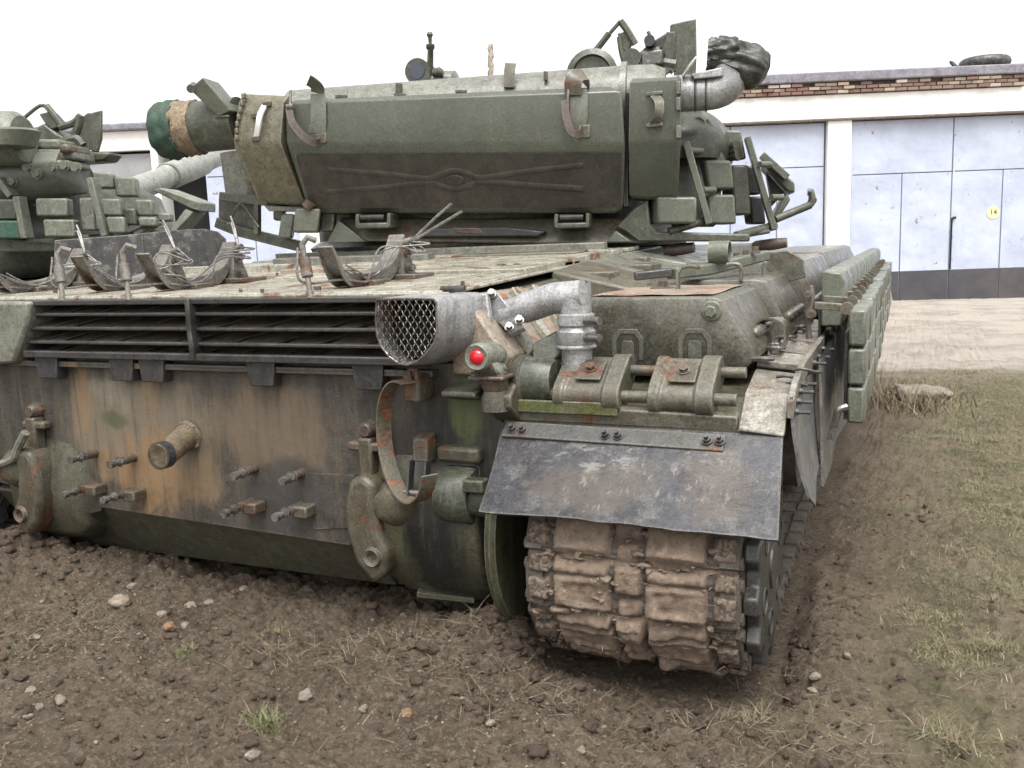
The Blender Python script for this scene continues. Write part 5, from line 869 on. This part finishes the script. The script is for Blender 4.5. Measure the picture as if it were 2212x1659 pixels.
# ------------------------------------------------------------------ the second tank, standing left of the first
tank2 = empty('tank', (-4.5, 3, 0)); tag(tank2, 'second tank on the left with pale armour blocks and raised gun barrel', 'tank', 'tanks parked before the garage')
TH2 = math.radians(18); sx2 = V(math.cos(TH2), math.sin(TH2), 0); sy2 = V(-math.sin(TH2), math.cos(TH2), 0); Q0 = V(-3.55, 2.1, 0)
def P2(px, py, d=0): return PP(px, py, Q0+sy2*d, sy2)
C2 = V(-4.75, 3.2, 0)
def B2(mb, nm, mt, par=None, bev=0, sm=40): return mb.build(nm, M[mt], par or tank2, bev, sm)
hull2 = B2(MB().loft([[V(-4.5+x, y, z) for x, z in ((-1.2, .1), (1.2, .1), (1.2, .8), (1.05, 1.1), (-1.05, 1.1), (-1.2, .8))] for y in (0, 6.6)]), 'hull', 'green', None, .02)
for sx in (-1, 1):
    B2(MB().box((-4.5+sx*1.62, 3.3, .42), (.6, 6.4, .78)), 'track', 'tracksteel', hull2, .15); B2(MB().box((-4.5+sx*1.6, 3.3, .88), (.8, 6.4, .05)), 'mudguard', 'fender', hull2, .01); B2(MB().box((-4.5+sx*1.6, 3.3, 1.0), (.5, 5.0, .2)), 'fuel_tank', 'ftank', hull2, .04)
def ring2(r, z, n=40, rx=1.): return [C2+sx2*(r*rx*math.cos(2*math.pi*k/n))+sy2*(r*math.sin(2*math.pi*k/n))+V(0, 0, z) for k in range(n)]
turret2 = B2(MB().loft([ring2(1.12, 1.12), ring2(1.2, 1.2), ring2(1.22, 1.5), ring2(1.12, 1.62), ring2(1.08, 1.76), ring2(.92, 1.86), ring2(.5, 1.93)]), 'turret', 'green', None, 0, 50)
B2(MB().rings([(P2(-40, 395, .3), .18), (P2(60, 385, .3), .19), (P2(150, 372, .35), .17), (P2(190, 388, .5), .10), (P2(200, 395, .6), .03)], sx2, 24), 'turret_roof_roll', 'era', turret2, 0, 60)
for px, py in ((28, 392), (80, 375), (60, 362), (115, 362), (140, 358), (165, 362)): B2(MB().hexbolt(P2(px, py, .12), -sy2, .03, .03), 'bolt', 'era2', turret2)
B2(MB().rings([(P2(-30, 300, .1), .19), (P2(40, 300, .1), .19), (P2(52, 300, .1), .16), (P2(52, 300, .1), .02)], sx2, 26), 'breather_pipe', 'era2', turret2, 0, 50)
B2(MB().rings([(P2(20, 318, -.12), .17), (P2(30, 285, -.12), .17), (P2(32, 280, -.12), .14), (P2(30, 300, -.12), .12)], V(0, 0, 1), 26), 'pipe_mouth', 'era', turret2, 0, 50)
for (x0, y0, x1, y1, d, mt) in ((60, 345, 150, 362, .2, 'era2'), (70, 322, 160, 345, .25, 'pale'), (60, 300, 130, 322, .3, 'era2'), (125, 310, 150, 330, .2, 'rustygreen')): B2(MB().prism([P2(x0, y1, d), P2(x1, y1, d), P2(x1-4, y0, d), P2(x0+4, y0, d)], sy2*.3), 'hatch_housing', mt, turret2, .02)
# armour blocks
for (x0, y0, x1, y1, sl, d, mt) in ((-20, 430, 36, 474, 2, .0, 'green'), (-20, 476, 46, 516, 2, .0, 'teal'), (78, 428, 147, 467, 2, -.02, 'era2'), (96, 474, 163, 512, 4, -.04, 'era2'), (176, 427, 208, 498, 6, .05, 'pale'), (222, 429, 264, 466, 6, .05, 'era2'), (234, 468, 273, 504, 6, .03, 'era2'), (205, 372, 246, 406, 6, .22, 'era2'), (250, 382, 296, 424, 6, .25, 'era2'), (296, 431, 332, 466, 5, .2, 'era2'), (268, 450, 296, 486, 5, .12, 'green'), (300, 469, 338, 489, 3, .15, 'era2'), (340, 460, 370, 478, 3, .3, 'era2')):
    p = [P2(x0, y1, d), P2(x1, y1, d), P2(x1-sl, y0, d), P2(x0-sl, y0, d)]; B2(MB().prism(p, sy2*.16-sx2*.05), 'armour_block', mt, turret2, .014)
for (x0, y0, x1, y1, d) in ((42, 425, 60, 515, .0), (200, 385, 232, 510, .06), (0, 385, 30, 425, .1)): B2(MB().tube([P2(x0, y0, d), P2(x1, y1, d)], 0, flat=(sy2, .05, .022)), 'armour_rail', 'era2', turret2, .005)
B2(MB().prism([P2(330, 412, .7), P2(345, 405, .7), P2(432, 437, .75), P2(432, 457, .75), P2(415, 452, .75)], sy2*.3), 'armour_wedge', 'era2', turret2, .01); B2(MB().prism([P2(400, 450, .75), P2(418, 458, .75), P2(380, 500, .7), P2(365, 498, .7)], sy2*.25), 'armour_wedge', 'era2', turret2, .01)
B2(MB().tube([P2(290, 507, .2), P2(345, 480, .3)], .03), 'armour_stay', 'pale', turret2)
B2(MB().prism([P2(-30, 505, .1), P2(60, 518, .1), P2(200, 505, .2), P2(330, 495, .3), P2(330, 540, .3), P2(-30, 545, .1)], sy2*.2), 'ring_guard', 'era2', turret2, .02)
# raised gun
M['barrel'] = paint('pale_barrel_paint', (.36, .37, .33), (.30, .31, .27), rust=.03, dirt=.2, streak=.2)
g0, g1 = PP(285, 412, (0, 3.7, 0), V(0, 1, 0)), PP(540, 312, (0, 7.0, 0), V(0, 1, 0)); ga = (g1-g0); gl = ga.length; ga = ga.normalized()
gun = B2(MB().rings([(g0-ga*.5, .115), (g0+ga*gl*.22, .105), (g0+ga*gl*.225, .12), (g0+ga*gl*.24, .12), (g0+ga*gl*.245, .13), (g0+ga*gl*.50, .13), (g0+ga*gl*.53, .105), (g0+ga*gl*.78, .10), (g0+ga*gl*.785, .095), (g0+ga*gl*1.3, .09)], ga, 26), 'gun_tube', 'barrel', turret2, 0, 30)
B2(MB().rings([(g0+ga*gl*.225, .125), (g0+ga*gl*.24, .125)], ga, 26), 'gun_band', 'green', gun)
# its machine gun
h2 = lambda x, y, d=.55: P2(x, y, d)
mg2 = B2(MB().prism([h2(60, 300), h2(75, 275), h2(95, 265), h2(120, 285), h2(150, 300), h2(150, 325), h2(70, 325)], sy2*.2), 'machine_gun', 'green', turret2, .02)
for pts, r in ((((0, 305), (35, 270), (80, 232), (95, 228)), .014), (((0, 305), (35, 268)), .022), (((100, 228), (118, 250), (135, 275)), .024), (((130, 275), (160, 265), (175, 250)), .028), (((150, 320), (170, 270), (172, 250)), .03), (((130, 310), (165, 300), (180, 315)), .04)): B2(MB().tube(bez([h2(*p) for p in pts], 4), r, 8), 'gun_strut', 'green', mg2)
B2(MB().prism([h2(83, 246), h2(108, 240), h2(135, 270), h2(110, 280), h2(95, 265)], sy2*.1), 'ammo_bracket', 'green', mg2, .01); B2(MB().prism([h2(170, 258), h2(188, 244), h2(196, 244), h2(218, 238), h2(218, 300), h2(210, 328), h2(172, 320)], sy2*.03), 'gun_shield', 'green', mg2, .006)
B2(MB().prism([h2(100, 335), h2(200, 325), h2(240, 330), h2(225, 348), h2(120, 355)], sy2*.2), 'gun_base', 'green', mg2, .02)
# ------------------------------------------------------------------ stones, gravel, grass
def lump(name, mat, sub, seed, rough=.25, sq=(1, .8, .6)):
    bm = bmesh.new(); bmesh.ops.create_icosphere(bm, subdivisions=sub, radius=1); r = random.Random(seed); off = V(r.random()*50, r.random()*50, r.random()*50)
    from mathutils import noise
    for v in bm.verts:
        k = 1+rough*noise.noise(v.co*1.3+off)+rough*.5*noise.noise(v.co*3.1+off); v.co = V(v.co.x*sq[0]*k, v.co.y*sq[1]*k, v.co.z*sq[2]*k)
    me = bpy.data.meshes.new(name); bm.to_mesh(me); bm.free(); me.materials.append(mat); me.polygons.foreach_set('use_smooth', [True]*len(me.polygons)); return me
M['stone'] = mudmat('pale_stone', (.30, .25, .19), (.22, .18, .135), .3); M['stone2'] = mudmat('white_chalk_stone', (.27, .235, .19), (.20, .17, .14), .2); M['stone3'] = mudmat('tan_stone', (.30, .19, .11), (.22, .145, .09), .2)
SP = [(258,1297,20,0,'round brown stone near the muddy left track'),(365,1352,16,2,'flat tan stone, the left of a pair below the hull'),(400,1350,11,1,'small pink stone touching a tan one'),(410,1310,17,0,'angular grey stone above the tan and pink pair'),(452,1300,11,1,'pale pointed stone under the middle of the hull'),(350,1325,11,0,'grey pebble below the rear plate'),
 (285,1265,11,0,'half-buried stone close under the hull edge'),(65,1490,11,1,'white chip at the left edge of the mud'),(130,1510,13,1,'white stone among straw on the left'),(85,1525,10,1,'pale chip beside the left straw'),(62,1545,11,1,'lowest white chip in the left straw patch'),(660,1500,17,1,'flat whitish stone above the grass tuft'),(785,1530,12,1,'pale stone right of the grass tuft'),(880,1540,15,2,'rust-tan stone in front of the dead grass'),
 (545,1630,15,1,'cream stone at the bottom edge of the picture'),(1760,1460,12,1,'cream stone beside the right track'),(1755,1490,9,0,'small stone below the one by the track'),(1830,1415,10,1,'white speckled stone in the earth path'),(80,1375,9,0,'brown pebble in the left mud'),(525,1270,9,1,'pale pebble in shadow under the hull'),(505,1280,8,2,'tan pebble in shadow under the hull'),(735,1325,9,1,'white pebble under the drive housing'),(870,1330,9,1,'white pebble left of the mud heap'),(1060,1560,10,1,'cream pebble at the foot of the mud heap'),(1255,1620,12,0,'brown clod-like stone at the bottom middle')]
for i, (px, py, r, k, lb) in enumerate(SP):
    p = P(px, py, Z=-.02); 
    for _ in range(3): p = P(px, py, Z=gz(p.x, p.y)+.008)
    d = (p-CAM).dot(fw); R = r*1.1*d/FPX
    me = lump('stone', M[['stone', 'stone2', 'stone3'][k]], 3, i, .35, (1, .75, .6)); o = bpy.data.objects.new('stone', me); COL.objects.link(o); o.location = p-V(0, 0, R*.12); o.scale = (R,)*3; o.rotation_euler = (random.uniform(-.3, .3), random.uniform(-.3, .3), random.uniform(0, 6)); tag(o, lb, 'stone', 'loose stones in the mud')
# broken concrete block in the grass
p = P(1990, 868, Z=-.10); bm = bmesh.new(); bmesh.ops.create_cube(bm, size=1); bmesh.ops.subdivide_edges(bm, edges=bm.edges, cuts=7, use_grid_fill=True)
from mathutils import noise as mn
for v in bm.verts:
    c = v.co.copy(); k = V(mn.noise(c*4), mn.noise(c*4+V(9, 0, 0)), mn.noise(c*4+V(0, 9, 0))); c = c+k*.13+V(0, 0, .10*mn.noise(c*2+V(3, 3, 3))); v.co = V(c.x*.36, c.y*.26, c.z*.15)
me = bpy.data.meshes.new('concrete_block'); bm.to_mesh(me); bm.free(); me.materials.append(M['stone2']); me.polygons.foreach_set('use_smooth', [True]*len(me.polygons)); o = bpy.data.objects.new('concrete_block', me); COL.objects.link(o); o.location = (p.x, p.y, gz(p.x, p.y)+.06); o.rotation_euler = (.08, .05, .35); tag(o, 'broken pale concrete block lying in the grass beside the armoured skirt', 'block')

def scatter(name, base, n, fx, mats, label, cat=None, kind='stuff'):
    """join many small lumps into one uncountable mass"""
    vb = np.array([v.co[:] for v in base.vertices]); fb = np.array([list(p.vertices) for p in base.polygons]); nv = len(vb); VV = []; FF = []; k = 0; MI = []
    for x, y, z, s, a, mi in fx(n):
        c, sn = math.cos(a), math.sin(a); sc = s*np.array([1, random.uniform(.6, 1), random.uniform(.5, .9)]); w = vb*sc
        if random.random() < .5: w = w[:, [1, 0, 2]]
        VV.append(np.stack([w[:, 0]*c-w[:, 1]*sn+x, w[:, 0]*sn+w[:, 1]*c+y, w[:, 2]+z], -1)); FF.append(fb+k); k += nv; MI.append(np.full(len(fb), mi))
    o = npmesh(name, np.concatenate(VV), np.concatenate(FF), mats, True, np.concatenate(MI)); tag(o, label, cat, kind=kind); return o
def hz(xs, ys): return ground_h(np.array(xs), np.array(ys))
def rnd_ground(n, dens):
    xs = []; ys = []
    while len(xs) < n:
        x = RNG.uniform(-1.6, 3.3, n*3); y = RNG.uniform(-1.2, 2.2, n*3); keep = RNG.random(n*3) < dens(x, y); xs += list(x[keep]); ys += list(y[keep])
    xs = np.array(xs[:n]); ys = np.array(ys[:n]); return xs, ys, ground_h(xs, ys)
def leafmat(name, a, b):
    t = NT(name); c = t.mix(t.noise(60, 3), a, b); return t.out(c, .7, None, 0, .25)
GM = [leafmat('dry_blade', (.235, .19, .125), (.155, .12, .075)), leafmat('green_blade', (.085, .115, .035), (.12, .14, .055)), leafmat('olive_blade', (.125, .12, .062), (.165, .145, .085)), leafmat('grey_straw', (.24, .215, .165), (.31, .27, .20))]
def blades(xs, ys, zs, L, wd, lean, az, mi, curl=.5):
    n = len(xs); d = np.stack([np.cos(az), np.sin(az)], -1); pz = np.stack([-np.sin(az), np.cos(az)], -1); rows = []
    for k, t in enumerate((0, .5, 1)):
        ang = lean+curl*t; r = L*t*np.sin(lean+curl*t*.5); h = L*t*np.cos(np.minimum(lean+curl*t*.5, 1.5)); w = wd*(1-.75*t)
        for sg in (-1, 1): rows.append(np.stack([xs+d[:, 0]*r+pz[:, 0]*w*sg, ys+d[:, 1]*r+pz[:, 1]*w*sg, zs+h], -1))
    v = np.stack(rows, 1).reshape(-1, 3); b = np.arange(n)[:, None]*6; f = np.concatenate([b+np.array([0, 1, 3, 2]), b+np.array([2, 3, 5, 4])], 1).reshape(-1, 4); return v, f, np.repeat(mi, 2)
# mud and straw still clinging to the right track
mudb = lump('mud_src', M['mudtrack'], 2, 9, .7)
def f_cake(n):
    L = []
    for i in range(n):
        th = math.radians(random.uniform(150, 268)); R = .300+random.uniform(-.010, .008); L.append((1.615+random.uniform(-.28, .28), .035+R*math.cos(th), .315+R*math.sin(th), abs(random.gauss(0, .009))+.003, random.uniform(0, 6), 0))
    return L
ck_ = scatter('mud_cake', mudb, 260, f_cake, [M['mudtrack']], None); put(ck_, tank)
n = 70; th = np.radians(RNG.uniform(150, 262, n)); xs = 1.615+RNG.uniform(-.28, .28, n); ys = .035+.325*np.cos(th); zs = .315+.325*np.sin(th)
v, f, m_ = blades(xs, ys, zs, RNG.uniform(.02, .07, n), RNG.uniform(.0006, .0012, n), RNG.uniform(1.2, 2.6, n), RNG.uniform(0, 6.28, n), RNG.choice([0, 3], n), .8)
o = npmesh('clinging_straw', v, f, GM, True, m_); tag(o, kind='stuff'); put(o, tank)
pebble = lump('pebble_src', M['stone'], 1, 3, .4)
def f_grav(n):
    xs, ys, zs = rnd_ground(n, lambda x, y: np.clip(.25+fbm(x, y, 2.2, 3, 71)*2.2, .05, 1)*(1-.6*grassmask(x, y))); s = np.abs(RNG.normal(0, .0022, n))+.0014; s[RNG.random(n) < .03] *= 2.2
    return [(xs[i], ys[i], zs[i]+s[i]*.1, s[i], RNG.uniform(0, 6.3), int(RNG.choice([0, 1, 2, 0]))) for i in range(n)]
scatter('gravel', pebble, 15000, f_grav, [M['stone'], M['stone2'], M['stone3']], 'small pale grit and pebbles strewn over the mud', 'gravel')
M['clod'] = mudmat('damp_clod', (.10, .074, .055), (.068, .05, .038), .25)
clod = lump('clod_src', M['clod'], 2, 5, .7)
def f_clod(n):
    d = lambda x, y: np.clip(.05+1.0*gau(x, y, 1.15, -.12, .3, .22)+.8*gau(x, y, 1.6, -.38, .5, .13)+.8*gau(x, y, -1.0, -.02, .35, .2)+.6*gau(x, y, 2.06, .2, .09, .8)+.35*gau(x, y, .3, -.55, .9, .3), 0, 1)*(1-.8*grassmask(x, y))
    xs, ys, zs = rnd_ground(n, d); s = np.abs(RNG.normal(0, .010, n))+.003; hp = gau(xs, ys, 1.15, -.12, .25, .2)+gau(xs, ys, -1.0, -.02, .35, .2); s = s*(1+.35*hp); s = np.minimum(s, .03)
    return [(xs[i], ys[i], zs[i]-s[i]*.05, s[i], RNG.uniform(0, 6.3), 0) for i in range(n)]
scatter('mud_clods', clod, 3200, f_clod, [M['clod']], 'crumbled clods of dark mud heaped round the tracks', 'mud')
def grass(name, xs, ys, L, wd, lean, probs, label, curl=.6):
    n = len(xs); zs = ground_h(xs, ys)-.002; az = RNG.uniform(0, 6.283, n); mi = RNG.choice(4, n, p=probs)
    v, f, m_ = blades(xs, ys, zs, L, wd, lean, az, mi, curl); o = npmesh(name, v, f, GM, True, m_); tag(o, label, 'grass', kind='stuff'); return o
def samp(n, x0, x1, y0, y1, dens, yp=1.):
    xs = []; ys = []
    while len(xs) < n:
        x = RNG.uniform(x0, x1, n*2); y = y0+(y1-y0)*RNG.random(n*2)**yp; k = RNG.random(n*2) < dens(x, y); xs += list(x[k]); ys += list(y[k])
    return np.array(xs[:n]), np.array(ys[:n])
xs, ys = samp(280000, 1.98, 4.6, -.9, 7.5, lambda x, y: grassmask(x, y)*np.clip(.35+fbm(x, y, 6, 3, 44)*2, .05, 1), 1.5); n = len(xs)
grass('grass', xs, ys, RNG.uniform(.008, .036, n), RNG.uniform(.0007, .0015, n), RNG.uniform(.5, 1.6, n), [.36, .30, .22, .12], 'matted dry and green grass on the right of the tank', .5)
xs, ys = samp(1500, 2.0, 3.2, 4.4, 6.2, lambda x, y: gau(x, y, 2.35, 5.2, .22, .5)); n = len(xs)
grass('dry_weeds', xs, ys, RNG.uniform(.06, .2, n), RNG.uniform(.002, .004, n), RNG.uniform(.1, .8, n), [.62, .06, .16, .16], 'clump of taller dry weeds beside the far skirt', .6)
def straw_d(x, y): return np.clip(.02+gau(x, y, .98, -.22, .22, .12)+.8*gau(x, y, -.42, -.35, .25, .2)+.5*gau(x, y, .55, -.30, .3, .12)+.6*gau(x, y, 2.0, -.3, .25, .2)+.5*gau(x, y, 1.3, -.35, .3, .15), 0, 1)
xs, ys = samp(3200, -1.2, 3.0, -1.1, .5, straw_d); n = len(xs)
grass('straw', xs, ys, RNG.uniform(.02, .10, n), RNG.uniform(.0005, .0011, n), RNG.uniform(1.0, 1.65, n), [.55, .03, .12, .30], 'flattened dead straw lying on the mud', .35)
TF = [(575,1560,.055,240,1,'largest green grass tuft in the foreground mud'),(400,1410,.035,130,1,'small yellowish grass tuft below the hull'),(590,1375,.03,120,1,'sparse low tuft beneath the rear plate'),(1620,1560,.05,140,0,'dead grass tuft below the right track'),(2040,1610,.06,300,2,'wide mixed tuft in the bottom right corner'),(2150,1400,.05,220,2,'green tuft beside the earth path on the right')]
for px, py, L, n, k, lb in TF:
    p = P(px, py, Z=-.02)
    for _ in range(3): p = P(px, py, Z=gz(p.x, p.y))
    xs = np.clip(RNG.normal(0, L*.5, n), -L, L); ys = np.clip(RNG.normal(0, L*.38, n), -L, L); zs = ground_h(xs+p.x, ys+p.y)-p.z
    az = RNG.uniform(0, 6.28, n); pr_ = [[.7, .05, .1, .15], [.2, .45, .3, .05], [.4, .2, .3, .1]][k]
    v, f, m_ = blades(xs*1.2, ys*1.2, zs-.002, RNG.uniform(.4, 1.25, n)*L, RNG.uniform(.0008, .0017, n), RNG.uniform(.1, 1.5, n), az, RNG.choice(4, n, p=pr_), .9); o = npmesh('grass_tuft', v, f, GM, True, m_); o.location = p; tag(o, lb, 'grass tuft', 'grass tufts in the mud')
